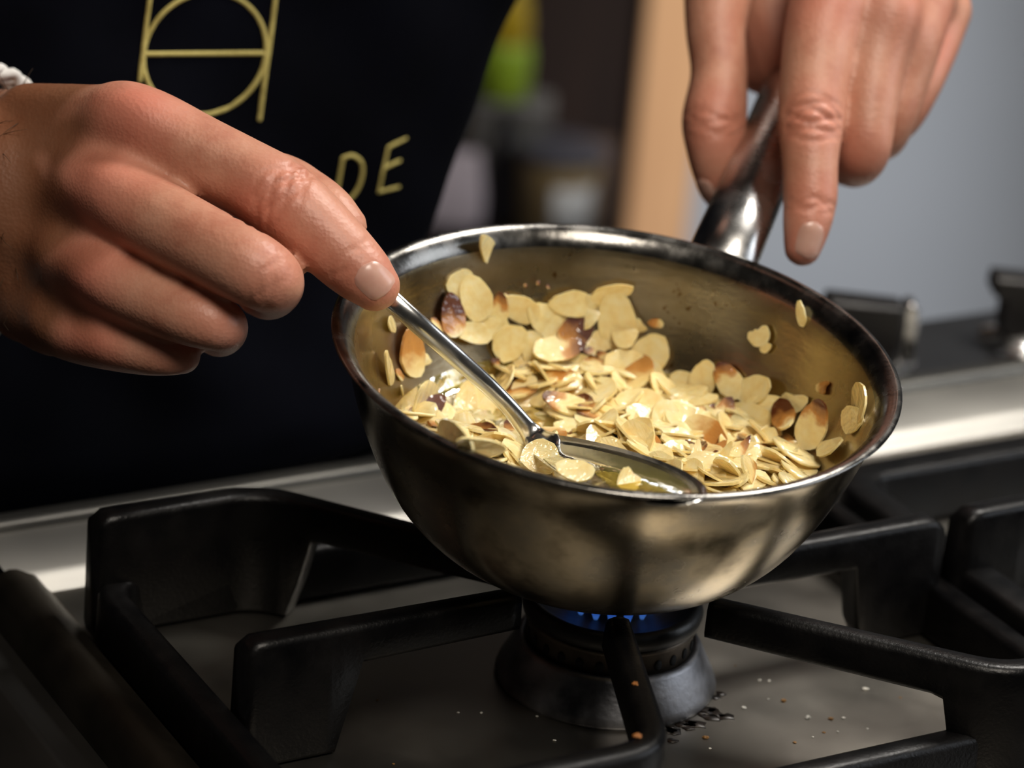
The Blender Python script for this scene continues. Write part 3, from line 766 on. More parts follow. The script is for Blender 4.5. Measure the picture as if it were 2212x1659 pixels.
def heap_flake(x, y, up, size, matk, tiltamp, shapes):
    z = heap(x, y) + up; e = 2
    gx = (heap(x + e, y) - heap(x - e, y)) / (2 * e); gy = (heap(x, y + e) - heap(x, y - e)) / (2 * e)
    n = dirn(np.array([-gx, -gy, 1]) + rng.normal(0, tiltamp, 3) * np.array([1, 1, 0.2])); a = rng.uniform(0, 2 * math.pi)
    xx = np.array([math.cos(a), math.sin(a), 0]); xx = dirn(xx - n * (xx @ n))
    lh = size * rng.uniform(0.58, 0.78); nw, xw = dirn(to_world(n)), dirn(to_world(xx)); p = P2W(np.array([x, y, z]))
    p = p + pez * clear_lift(p, nw, xw, size, lh)
    return p, nw, xw, size, lh
# lower layers: nobody could count them
under = []
for _ in range(950):
    while True:
        x, y = rng.uniform(-72, 72, 2); z0 = heap(x, y)
        if math.hypot(x, y) < r_in(z0) - 5 and not bare(x, y): break
    p, n, xx, lw, lh = heap_flake(x, y, -0.9 - rng.uniform(0, 3), rng.uniform(14, 19), 'pale', 0.25, WHOLE)
    (V, F), k = SHAPES[random.choice(WHOLE + BROKEN)]; yy = np.cross(n, xx)
    under.append((p + np.outer(V[:, 0] * lw, xx) + np.outer(V[:, 1] * lw, yy) + np.outer(V[:, 2] * 18, n), F))
v, f = join(under)
uo = obj('almond_heap', v, f, 'fl_pale'); tag(uo, 'lower layers of sliced almonds packed under the heap in the pan', 'almonds', kind='stuff')
pts_used = []
cnt = 0
while cnt < 190:
    x, y = rng.uniform(-74, 74, 2); z0 = heap(x, y)
    if math.hypot(x, y) > r_in(z0) - 6 or bare(x, y) or not seen(x, y, z0): continue
    if pts_used and min((x - a) ** 2 + (y - b) ** 2 for a, b in pts_used) < 5.2 ** 2: 
        if rng.uniform() < 0.85: continue
    pts_used.append((x, y)); cnt += 1
    u = rng.uniform(); matk = 'pale' if u < 0.80 else ('toast' if u < 0.93 else ('amber' if u < 0.97 else 'brown'))
    p, n, xx, lw, lh = heap_flake(x, y, rng.uniform(-1.0, 2.6), rng.uniform(14, 21), matk, 0.44, WHOLE)
    sl_ = random.choices([WHOLE, ROUND, BROKEN], [6, 1, 3])[0]
    put_flake(p, n, xx, None, lw, lh, matk, heap_label(matk, sl_, x, y), HG, sl_, lift=0.5)
# flakes one can find in the photograph
for px, py, l_, w_, a_, k_, s_, ti in [
 (1405, 770, 120, 96, 60, 'pale', WHOLE, .45), (1345, 800, 130, 96, 150, 'pale', WHOLE, .35), (1290, 800, 110, 80, 170, 'pale', WHOLE, .35), (1310, 775, 46, 26, 140, 'toast', SLIVER, .4), (1415, 830, 120, 70, 110, 'pale', WHOLE, .45),
 (1282, 828, 48, 36, 60, 'brown', BROKEN, .4), (1040, 880, 130, 80, 75, 'pale', WHOLE, .5), (1005, 880, 120, 60, 80, 'pale', WHOLE, .5), (1060, 905, 110, 76, 95, 'pale', ROUND, .45),
 (945, 905, 80, 40, 160, 'pale', WHOLE, .3), (1290, 870, 120, 60, 5, 'pale', WHOLE, .3), (1380, 890, 130, 74, 170, 'pale', WHOLE, .35), (1215, 895, 120, 50, 165, 'toast', WHOLE, .25), (1300, 920, 130, 50, 4, 'pale', WHOLE, .2),
 (1240, 940, 110, 40, 175, 'pale', WHOLE, .2), (1470, 905, 130, 74, 20, 'pale', WHOLE, .4), (1480, 935, 120, 60, 10, 'pale', WHOLE, .35), (1560, 905, 90, 50, 70, 'toast', WHOLE, .4), (1575, 885, 120, 50, 110, 'pale', BROKEN, .6),
 (1645, 915, 150, 70, 150, 'pale', WHOLE, .45), (1600, 940, 130, 60, 100, 'pale', BROKEN, .5), (1690, 985, 110, 60, 120, 'toast', WHOLE, .4), (1650, 975, 120, 80, 60, 'pale', WHOLE, .4), (1490, 975, 110, 40, 60, 'pale', BROKEN, .5),
 (1500, 1005, 100, 34, 80, 'pale', SLIVER, .6), (1530, 1010, 100, 30, 70, 'toast', SLIVER, .6), (1560, 1000, 110, 30, 60, 'pale', SLIVER, .6), (1590, 1000, 110, 30, 55, 'toast', SLIVER, .6), (1620, 1005, 100, 34, 70, 'pale', SLIVER, .6), (1545, 985, 90, 26, 50, 'amber', SLIVER, .6),
 (1000, 960, 130, 50, 160, 'pale', WHOLE, .25), (960, 945, 120, 44, 155, 'pale', WHOLE, .25), (1040, 985, 110, 40, 160, 'pale', WHOLE, .25), (900, 860, 70, 40, 30, 'pale', WHOLE, .3)]:
    q_ = hit(px, py)[0]
    flake_px(px, py, l_ * .86, w_ * .86, a_, k_, heap_label(k_, s_, q_[0], q_[1]), HG, s_, tilt=ti * 0.75, lift=1.4 + rng.uniform(0, 3.2), jit=0.26)
flake_px(916, 896, 92, 50, 40, 'brown', 'glossy dark brown roasted flake at the edge of the heap behind the spoon', None, WHOLE, tilt=0.35, lift=3)
flake_px(1205, 838, 92, 56, 5, 'amber', 'rounded peach coloured almond flake on the butter behind the spoon', None, ROUND, tilt=0.3, lift=3)
fs_n = dirn(-ray(1168, 985) * 0.8 + np.array([0, 0, 0.3]))
flake_px(1168, 988, 84, 78, 10, 'pale', 'round almond flake clinging to the neck of the spoon', None, ROUND, pos=at_w(1168, 988, depth(neck) - 22), nrm=fs_n, jit=0, lift=0.3)
flake_px(1235, 1020, 84, 46, 165, 'pale', 'pale almond flake lying in the heel of the spoon bowl', None, WHOLE, pos=at_w(1240, 1016, depth(cB) - 8), nrm=fs_n + np.array([0, 0, .5]), jit=0, lift=0.3)
flake_px(1372, 1022, 92, 50, 50, 'pale', 'curved almond flake leaning in the tip of the spoon bowl', None, BROKEN, pos=at_w(1368, 1024, depth(cB) - 13), nrm=fs_n + np.array([0, 0, .2]), jit=0, lift=0.3)

# ------------------------------------------------------------------ person
def px_chain(spec, per=6):
    """spec: (px, py, w, r_px) -> world points and radii"""
    P = np.array([at_w(x, y, w_) for x, y, w_, r in spec]); R = np.array([r * w_ / FPX for x, y, w_, r in spec])
    Q = spline(np.c_[P, R], per); return Q[:, :3], Q[:, 3]
def sphere(c, r, n=12):
    c = np.asarray(c, float); rings = []
    for i in range(1, n):
        t = math.pi * i / n; rings.append([c + r * np.array([math.sin(t) * math.cos(q), math.sin(t) * math.sin(q), math.cos(t)]) for q in np.linspace(0, 2 * math.pi, 16, endpoint=False)])
    return loft(rings)
def hull(balls):
    bm = bmesh.new()
    for c, r in balls:
        v, f = sphere(c, r, 8)
        for p in v: bm.verts.new(p)
    bmesh.ops.convex_hull(bm, input=bm.verts[:])
    for vtx in [q for q in bm.verts if not q.link_faces]: bm.verts.remove(vtx)
    bm.verts.index_update()
    V = np.array([q.co[:] for q in bm.verts]); F = [tuple(q.index for q in fc.verts) for fc in bm.faces]
    bm.free(); return V, F
def voxel_union(parts, vox, smooth_it):
    v, f = join(parts)
    me = bpy.data.meshes.new('tmp'); me.from_pydata(v.tolist(), [], f); me.update()
    o = bpy.data.objects.new('tmp', me); col.objects.link(o)
    r = o.modifiers.new('r', 'REMESH'); r.mode = 'VOXEL'; r.voxel_size = vox
    s = o.modifiers.new('s', 'SMOOTH'); s.factor = 0.5; s.iterations = smooth_it
    dg = bpy.context.evaluated_depsgraph_get(); ev = o.evaluated_get(dg); m2 = ev.to_mesh()
    n = len(m2.vertices); V = np.empty(n * 3); m2.vertices.foreach_get('co', V); V = V.reshape(-1, 3)
    NN = np.empty(n * 3); m2.vertices.foreach_get('normal', NN); NN = NN.reshape(-1, 3)
    F = [tuple(p.vertices) for p in m2.polygons]
    ev.to_mesh_clear(); bpy.data.objects.remove(o); bpy.data.meshes.remove(me)
    return V, F, NN
def relax(V, F, wgt, it=30):
    """Laplacian smoothing weighted per vertex"""
    E = np.array([(f_[k], f_[(k + 1) % len(f_)]) for f_ in F for k in range(len(f_))]); deg = np.bincount(E[:, 0], minlength=len(V)) + 1e-9
    deg = np.maximum(deg, 1)
    for _ in range(it):
        A_ = np.stack([np.bincount(E[:, 0], V[E[:, 1], c_], minlength=len(V)) for c_ in range(3)], 1) / deg[:, None]
        V += (A_ - V) * (0.5 * wgt)[:, None]
def normals(V, F):
    Q = np.array([f_ if len(f_) == 4 else (*f_, f_[2]) for f_ in F]); n = np.cross(V[Q[:, 2]] - V[Q[:, 0]], V[Q[:, 3]] - V[Q[:, 1]])
    out = np.stack([sum(np.bincount(Q[:, k], n[:, c_], minlength=len(V)) for k in range(4)) for c_ in range(3)], 1)
    return out / (np.linalg.norm(out, axis=1)[:, None] + 1e-12)
def bump_at(V, NN, c, rad, amt, nvec=None):
    d = np.linalg.norm(V - np.asarray(c), axis=1); g = np.exp(-(d / rad) ** 2) * amt
    if nvec is not None: g = g * np.clip(NN @ np.asarray(nvec), 0, 1)
    V += NN * g[:, None]
def crease(V, NN, c, axis, dors, span, spacing, amt, width=1.1, lim=18.0):
    """fine folds across a finger joint on its dorsal side"""
    rel = V - np.asarray(c); s = rel @ axis; lat = np.linalg.norm(rel - np.outer(s, axis), axis=1)
    msk = np.clip(NN @ dors, 0, 1) ** 0.6 * np.clip((lim - lat) / 2.5, 0, 1) * np.exp(-(s / span) ** 4)
    g = np.zeros(len(V)); side = np.cross(axis, dors); wob = rel @ side
    for k in np.arange(-span, span + 0.1, spacing):
        bend = 0.035 * wob ** 2 * (1 if k < 0 else -1) + 0.7 * np.sin(wob * 0.45 + k)
        g -= amt * np.exp(-((s - k - bend) / width) ** 2)
    V += NN * (g * msk)[:, None]

toCam = -cF
# --- hand with the spoon (its back faces the photograph)
W0 = 985
iR = [(262, 262, 1004, 96), (330, 285, 1000, 92), (430, 335, 994, 88), (520, 378, 990, 85), (600, 424, 986, 88), (655, 470, 984, 84), (705, 516, 983, 79), (752, 562, 982, 74), (790, 598, 981, 66), (808, 616, 981, 58)]
mR = [(195, 400, 1004, 98), (255, 430, 996, 96), (350, 480, 982, 88), (455, 535, 970, 84), (545, 582, 964, 82), (582, 604, 968, 74), (592, 620, 985, 64), (580, 632, 1010, 60), (560, 632, 1030, 52)]
rR = [(150, 560, 1008, 92), (205, 590, 998, 86), (310, 640, 984, 74), (410, 680, 975, 68), (470, 700, 975, 60), (484, 712, 988, 52), (474, 722, 1010, 50), (455, 716, 1026, 46)]
pR = [(130, 690, 1014, 84), (175, 718, 1005, 76), (265, 748, 994, 60), (345, 764, 988, 50), (388, 768, 990, 42), (392, 770, 1003, 38), (375, 768, 1020, 36)]
tR = [(130, 420, 1062, 96), (300, 400, 1052, 84), (460, 400, 1032, 74), (590, 392, 1018, 66), (668, 426, 1008, 60), (716, 460, 1002, 56), (750, 486, 999, 44)]
partsR = []; JR = {}
for nm, spec in (('index', iR), ('middle', mR), ('ring', rR), ('pinky', pR), ('thumb', tR)):
    P, R = px_chain(spec); partsR.append(tube(P, R, 20, cU)); JR[nm] = (P, R)
def B(x, y, w_, r): return (at_w(x, y, w_), r * w_ / FPX)
partsR.append(hull([B(255, 275, 1010, 88), B(190, 415, 1010, 92), B(145, 575, 1014, 86), B(120, 700, 1020, 78), B(60, 300, 1034, 100), B(20, 560, 1050, 120), B(-60, 330, 1052, 95), B(-60, 560, 1064, 100)]))
partsR.append(hull([B(150, 330, 1020, 80), B(60, 250, 1030, 72), B(240, 250, 1008, 72)]))
partsR.append(hull([B(100, 600, 1030, 90), B(200, 480, 1035, 90), B(60, 660, 1035, 85), B(180, 640, 1030, 70)]))
wR0 = at_w(-60, 440, 1058); elbR = SF(-400, 172, 245); shR = SF(-318, 318, 560)
foreR = [wR0 + dirn(at_w(100, 430, 1030) - wR0) * 20, wR0, wR0 * 0.72 + elbR * 0.28, wR0 * 0.35 + elbR * 0.65, elbR]
P = spline(foreR, 6); R = np.interp(np.linspace(0, 1, len(P)), [0, .25, .55, .85, 1], [38, 36, 38, 46, 44]); 
forearmR = tube(P, R, 24, cU, 0.85); partsR.append(forearmR)
VR, FR, NR_ = voxel_union(partsR, 1.15, 5)
gw = np.zeros(len(VR))
for x_, y_ in ((235, 300), (170, 440), (130, 590), (115, 700), (60, 420), (40, 560), (110, 330)):
    gw = np.maximum(gw, np.exp(-(np.linalg.norm(VR - at_w(x_, y_, 1004), axis=1) / 24) ** 2))
relax(VR, FR, np.clip(gw * 1.3, 0, 1), 90); NR_ = normals(VR, FR)
def ax(J, i0, i1): return dirn(J[i1] - J[i0])
PI_, _ = JR['index']; PM, _ = JR['middle']; PRg, _ = JR['ring']; PPk, _ = JR['pinky']
dR = dirn(toCam + 0.45 * cU)
# knuckles, tendons and folds
for spec, amt in (((285, 225), 3.4), ((215, 385), 3.2), ((185, 575), 3.0), ((175, 730), 2.4)):
    c = at_w(spec[0], spec[1], 985); bump_at(VR, NR_, c, 13, amt, dirn(toCam + 0.3 * cU))
for a_, b_ in (((250, 340), (120, 350)), ((190, 500), (60, 470)), ((160, 660), (30, 580)), ((330, 380), (200, 350)), ((300, 560), (190, 500)), ((250, 690), (160, 655))):
    for t in np.linspace(0, 1, 6):
        c = at_w(a_[0] + (b_[0] - a_[0]) * t, a_[1] + (b_[1] - a_[1]) * t, 992 + 26 * t); bump_at(VR, NR_, c, 9, -1.3, toCam)
crease(VR, NR_, at_w(602, 420, 975), ax(PI_, 20, 28), dirn(toCam + 0.5 * cU), 7.5, 3.0, 0.85, 1.0)
crease(VR, NR_, at_w(757, 562, 972), ax(PI_, 38, 44), toCam, 3.2, 2.2, 0.35, 0.8)
crease(VR, NR_, at_w(585, 600, 955), ax(PM, 20, 26), toCam, 5, 2.8, 0.35, 0.9)
# --- hand on the pan handle (fingers point down towards the photograph)
iL = [(1812, -90, 1118, 88), (1795, -20, 1108, 86), (1772, 70, 1098, 80), (1757, 180, 1090, 74), (1752, 265, 1084, 72), (1750, 345, 1080, 62), (1750, 430, 1077, 59), (1742, 490, 1075, 52), (1734, 534, 1074, 42)]
mL = [(1925, -60, 1118, 84), (1905, 10, 1110, 82), (1885, 130, 1102, 72), (1872, 250, 1096, 64), (1862, 325, 1096, 60), (1852, 352, 1106, 52), (1830, 352, 1130, 50), (1790, 330, 1150, 48), (1740, 310, 1160, 44)]
rL = [(2000, -30, 1128, 76), (1985, 50, 1120, 66), (1955, 160, 1114, 58), (1925, 260, 1112, 52), (1905, 300, 1122, 48), (1870, 290, 1146, 46), (1800, 270, 1166, 44)]
pL = [(2035, 20, 1146, 66), (2014, 108, 1138, 54), (1985, 190, 1132, 46), (1950, 255, 1132, 42), (1920, 270, 1146, 40), (1860, 250, 1165, 38)]
tL = [(1580, -160, 1150, 96), (1556, -40, 1136, 80), (1546, 60, 1128, 66), (1553, 160, 1122, 62), (1543, 262, 1116, 71), (1541, 330, 1114, 58), (1546, 385, 1116, 46), (1552, 415, 1120, 38)]
partsL = []; JL = {}
for nm, spec in (('index', iL), ('middle', mL), ('ring', rL), ('pinky', pL), ('thumb', tL)):
    P, R = px_chain(spec); partsL.append(tube(P, R, 20, cR)); JL[nm] = (P, R)
partsL.append(hull([B(1812, -80, 1124, 84), B(1922, -60, 1124, 80), B(2000, -10, 1132, 66), B(2030, 40, 1146, 56), B(1800, -400, 1190, 110), B(1900, -380, 1200, 110)]))
partsL.append(hull([B(1600, -180, 1160, 90), B(1700, -150, 1160, 90), B(1645, 148, 1160, 56), B(1690, 160, 1152, 58), B(1660, 130, 1165, 56), B(1780, -300, 1190, 100)]))
wL0 = at_w(1830, -420, 1215); elbL = np.array([175., 430., 420.]); shL = SF(95, 318, 560)
P = spline([wL0 - dirn(elbL - wL0) * 25, wL0, wL0 * .7 + elbL * .3, wL0 * .35 + elbL * .65, elbL], 6); R = np.interp(np.linspace(0, 1, len(P)), [0, .25, .55, .85, 1], [33, 31, 37, 46, 44])
partsL.append(tube(P, R, 24, cR, 0.85))
VL, FL, NL = voxel_union(partsL, 1.15, 5)
gw = np.zeros(len(VL))
for x_, y_ in ((1812, -60), (1920, -40), (2000, -10), (1870, 20), (1960, 30)):
    gw = np.maximum(gw, np.exp(-(np.linalg.norm(VL - at_w(x_, y_, 1112), axis=1) / 20) ** 2))
relax(VL, FL, np.clip(gw * 1.2, 0, 1), 50); NL = normals(VL, FL)
QI, _ = JL['index']; QM, _ = JL['middle']
for spec, amt in (((1800, -20), 3.0), ((1925, 10), 3.2), ((2000, 40), 3.0), ((2050, 105), 2.6), ((1905, 345), 1.6), ((1478, 285), 1.4)):
    bump_at(VL, NL, at_w(spec[0], spec[1], 1098), 12, amt, dirn(toCam + 0.3 * cU + 0.2 * cR))
crease(VL, NL, at_w(1758, 250, 1072), ax(QI, 20, 28), toCam, 9, 3.4, 0.95, 1.1, 13.5)
crease(VL, NL, at_w(1752, 440, 1068), ax(QI, 34, 40), toCam, 3.4, 2.2, 0.45, 0.8)
crease(VL, NL, at_w(1535, 265, 1105), dirn(at_w(1540, 330, 1116) - at_w(1550, 180, 1116)), toCam, 6, 3.0, 0.5, 1.0)
# --- the rest of the body, coarser
AC, BCt = -100.0, 325.0
def body_ring(z, a, b, bc, n=40, e=2.6, inset=0):
    out = []
    for t in np.linspace(0, 2 * math.pi, n, endpoint=False):
        c, s = math.cos(t), math.sin(t)
        out.append(SF(AC + (a - inset) * np.sign(s) * abs(s) ** (2 / e), bc - (b - inset) * np.sign(c) * abs(c) ** (2 / e), z))
    return out
TORSO = [(-420, 172, 110, 372), (-200, 182, 112, 374), (-60, 176, 112, 374), (-4, 172, 128, 356), (60, 170, 140, 345), (160, 182, 140, 352), (280, 196, 140, 358), (400, 206, 132, 350), (500, 200, 112, 340), (570, 165, 85, 330), (605, 90, 62, 325)]
tor = loft([body_ring(z, a, b, c, inset=16) for z, a, b, c in TORSO])
parts = [tor]
neckp = [SF(AC, 322, 590), SF(AC, 312, 640), SF(AC, 300, 690)]
parts.append(tube(spline(neckp, 4), np.full(9, 58.0), 20))
hc = SF(AC, 280, 775)
hv, hf = sphere(np.zeros(3), 1, 18); ea = np.array([cs, sn, 0]); eb = np.array([-sn, cs, 0])
parts.append((np.array([hc + ea * (p[0] * 82) + eb * (p[1] * 104) + np.array([0, 0, p[2] * 112]) for p in hv]), hf))
fc = hc - eb * 60 + np.array([0, 0, -62]); parts.append((np.array([fc + ea * (p[0] * 58) + eb * (p[1] * 50) + np.array([0, 0, p[2] * 62]) for p in hv]), hf))
parts.append(tube([hc - eb * 96 + np.array([0, 0, 12]), hc - eb * 112 + np.array([0, 0, -12]), hc - eb * 118 + np.array([0, 0, -28])], [8, 11, 14], 12, ea))
parts.append(tube([hc - eb * 101 - ea * 22 + np.array([0, 0, -66]), hc - eb * 108 + np.array([0, 0, -64]), hc - eb * 101 + ea * 22 + np.array([0, 0, -66])], [6, 8, 6], 12))
for s_ in (-1, 1):
    parts.append((np.array([hc + ea * (s_ * 84 + p[0] * 9) + eb * (8 + p[1] * 18) + np.array([0, 0, -6 + p[2] * 32]) for p in hv]), hf))
    parts.append((np.array([hc + ea * (s_ * 34 + p[0] * 14) + eb * (-92 + p[1] * 10) + np.array([0, 0, 10 + p[2] * 9]) for p in hv]), hf))
for sh_, el in ((shR, elbR), (shL, elbL)):
    P = spline([sh_ * 0.75 + SF(AC, 325, 560) * 0.25, sh_, sh_ * .5 + el * .5, el], 5); parts.append(tube(P, np.interp(np.linspace(0, 1, len(P)), [0, .3, .7, 1], [60, 58, 52, 45]), 20))
VB, FB, NB_ = voxel_union(parts, 6.0, 5)
person = empty('person', SF(AC, 370, FLOOR), 'person in a navy apron stirring almonds while holding the pan handle', 'person')
allV, allF = join([(VR, FR), (VL, FL), (VB, FB)])
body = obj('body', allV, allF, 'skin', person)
tint = np.zeros((len(allV), 4)); tint[:, 3] = 1
def spot(c, rad, amt, ch=0):
    d = np.linalg.norm(allV - np.asarray(c), axis=1); tint[:, ch] = np.maximum(tint[:, ch], amt * np.exp(-(d / rad) ** 2))
for x, y, w_, r_, a_ in ((285, 215, 985, 22, .75), (205, 400, 985, 24, .65), (180, 590, 985, 20, .7), (160, 745, 985, 20, .7), (600, 420, 975, 18, .55), (805, 610, 975, 22, .5), (700, 520, 975, 22, .4), (590, 600, 955, 20, .45), (480, 700, 965, 18, .45), (400, 770, 985, 16, .4),
                        (1765, 0, 1095, 22, .6), (1925, 20, 1100, 20, .5), (2030, 90, 1125, 18, .6), (1752, 260, 1075, 17, .55), (1745, 440, 1068, 16, .55), (1735, 540, 1068, 16, .6), (1870, 350, 1085, 18, .5), (1540, 270, 1105, 20, .55), (1650, 130, 1150, 26, .5), (1552, 410, 1112, 14, .5)):
    spot(at_w(x, y, w_), r_, a_)
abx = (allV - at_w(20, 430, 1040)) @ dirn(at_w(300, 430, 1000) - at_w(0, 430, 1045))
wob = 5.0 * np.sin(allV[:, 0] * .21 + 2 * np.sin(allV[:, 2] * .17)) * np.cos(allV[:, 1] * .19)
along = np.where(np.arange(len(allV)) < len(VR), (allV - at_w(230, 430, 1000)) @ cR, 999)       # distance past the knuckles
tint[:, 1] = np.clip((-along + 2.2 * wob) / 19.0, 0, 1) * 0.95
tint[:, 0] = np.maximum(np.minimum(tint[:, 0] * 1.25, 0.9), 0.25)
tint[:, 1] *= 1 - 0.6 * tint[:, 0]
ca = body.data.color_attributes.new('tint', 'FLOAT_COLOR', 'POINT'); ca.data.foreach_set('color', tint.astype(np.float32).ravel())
# nails
from mathutils.bvhtree import BVHTree
hbvh = BVHTree.FromPolygons([tuple(p) for p in allV[:len(VR) + len(VL)]], [tuple(map(int, f_)) for f_ in allF[:len(FR) + len(FL)]])
def nail(cx, cy, w_, L_, Wd, adir, nvec, push):
    """curved nail plate lying on the skin; adir = root to tip, nvec = outward normal"""
    c = at_w(cx, cy, w_); a = dirn(adir); n = dirn(np.asarray(nvec) - a * (np.asarray(nvec) @ a)); b = np.cross(n, a)
    rows, colsn = 13, 13; V, F = [], []
    for i in range(rows):
        u = i / (rows - 1) * 2 - 1; uu = u * 0.995
        hw = (1 - abs(uu) ** 3.2) ** (1 / 2.6) if u < 0 else (1 - abs(uu) ** 4.5) ** (1 / 2.4)
        hw = max(hw, 0.12)
        for j in range(colsn):
            q = j / (colsn - 1) * 2 - 1
            p = c + a * (u * L_ / 2) + b * (q * hw * Wd / 2) + n * 30
            h_ = hbvh.ray_cast(Vector(p), Vector(-n), 60)[0]
            base_ = np.array(h_) if h_ is not None else p - n * (30 - push)
            edge = max(abs(q), abs(u)) ** 6
            V.append(base_ + n * (0.55 - 0.5 * edge + (0.35 * max(0, u) ** 3)))
    for i in range(rows - 1):
        for j in range(colsn - 1): F.append((i * colsn + j, i * colsn + j + 1, (i + 1) * colsn + j + 1, (i + 1) * colsn + j))
    return obj('fingernail', V, F, 'nail', person)
axI = dirn(at_w(815, 622, 981) - at_w(757, 566, 982))
nail(815, 609, 981, 11.0, 10.4, axI, toCam * 1.0 - cU * 0.10 + cR * 0.05, 8.2)
axL = dirn(at_w(1735, 540, 1074) - at_w(1750, 440, 1077))
nail(1740, 526, 1074, 12.0, 9.4, axL, toCam + cR * 0.18 + cU * 0.1, 7.2)
axT = dirn(at_w(1556, 425, 1118) - at_w(1541, 340, 1114))
nail(1536, 406, 1116, 10, 8.5, axT, toCam * 0.8 - cR * 0.6, 6.4)
# hair on the back of the spoon hand and wrist
hv_, hf_ = [], []
cand = np.where((np.arange(len(allV)) < len(VR)) & (abx < 22) & (abx > -60))[0]
nrmB = np.vstack([NR_, NL, NB_])
cand = cand[(nrmB[cand] @ dirn(toCam + cU)) > 0.2]
for i in rng.choice(cand, min(420, len(cand)), replace=False):
    p = allV[i]; n = nrmB[i]; d = dirn(n * 0.55 + cR * rng.uniform(0.0, 0.9) - cU * rng.uniform(-.2, 0.8) + rng.normal(0, .25, 3)); L_ = rng.uniform(5, 11)
    v, f = tube([p - n * 0.3, p + d * L_ * .5 + n * .8, p + d * L_ + rng.normal(0, .6, 3)], [0.13, 0.10, 0.04], 3, (0.3, 0.9, 0.1), capround=False)
    hv_.append((v, f))
v, f = join(hv_); h_ = obj('arm_hair', v, f, 'hair', person); h_['kind'] = 'stuff'
# bracelet: braided cord round the wrist
bax = dirn(cR - 0.9 * cF); bcn = at_w(-70, 428, 1056)
b1 = dirn(cU - bax * (cU @ bax)); b2 = np.cross(bax, b1)
strands = []
for k in range(3):
    t = np.linspace(0, 2 * math.pi, 181)[:-1]
    ph = 2 * math.pi * k / 3
    rr = 45.5 + 1.5 * np.sin(22 * t + ph); off = 2.6 * np.cos(11 * t + ph)
    Q = bcn + np.outer(rr * np.cos(t), b1) + np.outer(rr * np.sin(t), b2) + np.outer(off, bax)
    Q = np.vstack([Q, Q[:1]]); strands.append(tube(Q, np.full(len(Q), 1.7), 8, bax, capround=False))
v, f = join(strands); obj('bracelet', v, f, 'bracelet', person)

# clothing: shirt, trousers, shoes, apron with gold embroidery
v1 = loft([body_ring(z, a, b, c, inset=8) for z, a, b, c in TORSO if z >= -60], cap=False)
sl = []
for sh_, el in ((shR, elbR), (shL, elbL)):
    P = spline([sh_ * 0.8 + SF(AC, 325, 560) * 0.2, sh_, sh_ * .5 + el * .5, sh_ * .12 + el * .88], 5); sl.append(tube(P, np.interp(np.linspace(0, 1, len(P)), [0, .3, .7, 1], [66, 65, 60, 56]), 20, capround=False))
v, f = join([v1] + sl); obj('shirt', v, f, 'shirt', person)
leg = []
for s_ in (-1, 1):
    c0, c1, c2 = SF(AC + s_ * 88, 374, -380), SF(AC + s_ * 96, 368, -700), SF(AC + s_ * 100, 376, -950)
    P = spline([c0, c1, c2], 6); leg.append(tube(P, np.interp(np.linspace(0, 1, len(P)), [0, .5, 1], [92, 70, 58]), 24, capround=False))
hips = loft([body_ring(z, a, b, c, inset=6) for z, a, b, c in [(-430, 172, 108, 374), (-200, 182, 112, 374), (-60, 176, 112, 374)]])
v, f = join(leg + [hips]); obj('trousers', v, f, 'trousers', person)
for s_ in (-1, 1):
    c0 = SF(AC + s_ * 100, 376, -958)
    V, F = sphere(np.zeros(3), 1, 10)
    V = np.array([c0 + ea * (p[0] * 52) + eb * (-55 + p[1] * 140) + np.array([0, 0, p[2] * (42 if p[2] < 0 else 60)]) for p in V])
    V[:, 2] = np.maximum(V[:, 2], FLOOR); obj('shoe', V, F, 'black_plastic', person)
# apron surface: front of the torso with soft folds; lies over the control panel below
AP_Z = np.array([-420, -200, -40, -14, -6, -4, 10, 60, 160, 280, 400, 470], float)
AP_a = np.array([190, 192, 186, 176, 172, 170, 168, 170, 224, 236, 218, 150], float)
AP_f = np.array([256, 256, 254, 252, 205, 184, 184, 198, 214, 219, 222, 226], float)   # front-most B
def apron_B(a, z):
    aa = np.interp(z, AP_Z, AP_a) * (0.82 if a < AC else 1.0); fb = np.interp(z, AP_Z, AP_f); u = abs(a - AC) / aa
    e = 3.4
    dep = 120.0
    base = fb + dep * (1 - max(0.0, 1 - min(u, 1) ** e) ** (1 / e))
    fold = (2.0 * math.sin(a * 0.055 + z * 0.02) + 1.4 * math.sin(a * 0.13 - z * 0.045 + 1.0) + 1.0 * math.sin((a + z) * 0.09)) * min(1, max(0, (z - 4) / 30))
    return base + fold
vs, fs = [], []
zrows = np.unique(np.r_[np.linspace(-420, -60, 8), -40, -20, -14, -10, -7.5, -6, -5, -4, np.linspace(0, 40, 9), np.linspace(46, 470, 54)])
NU = 81
for z in zrows:
    aa = float(np.interp(z, AP_Z, AP_a)) * 0.985
    for u in np.sin(np.linspace(-math.pi / 2, math.pi / 2, NU)):
        a = AC + aa * u * (0.82 if u < 0 else 1.0); vs.append(SF(a, apron_B(a, z), z))
for i in range(len(zrows) - 1):
    for j in range(NU - 1): fs.append((i * NU + j, i * NU + j + 1, (i + 1) * NU + j + 1, (i + 1) * NU + j))
apron = obj('apron', vs, fs, 'navy', person)
sd = apron.modifiers.new('t', 'SOLIDIFY'); sd.thickness = 1.6 * U; sd.offset = 1
def on_apron(px, py, lift=0.9):
    d = ray(px, py); t = 1000.0
    while t < 1500:
        p = CAM + d * t; a, b = toAB(p)
        if b >= apron_B(a, p[2]): break
        t += 0.5
    return p - SF(0, 1, 0) * 1.0 - dirn(d) * lift
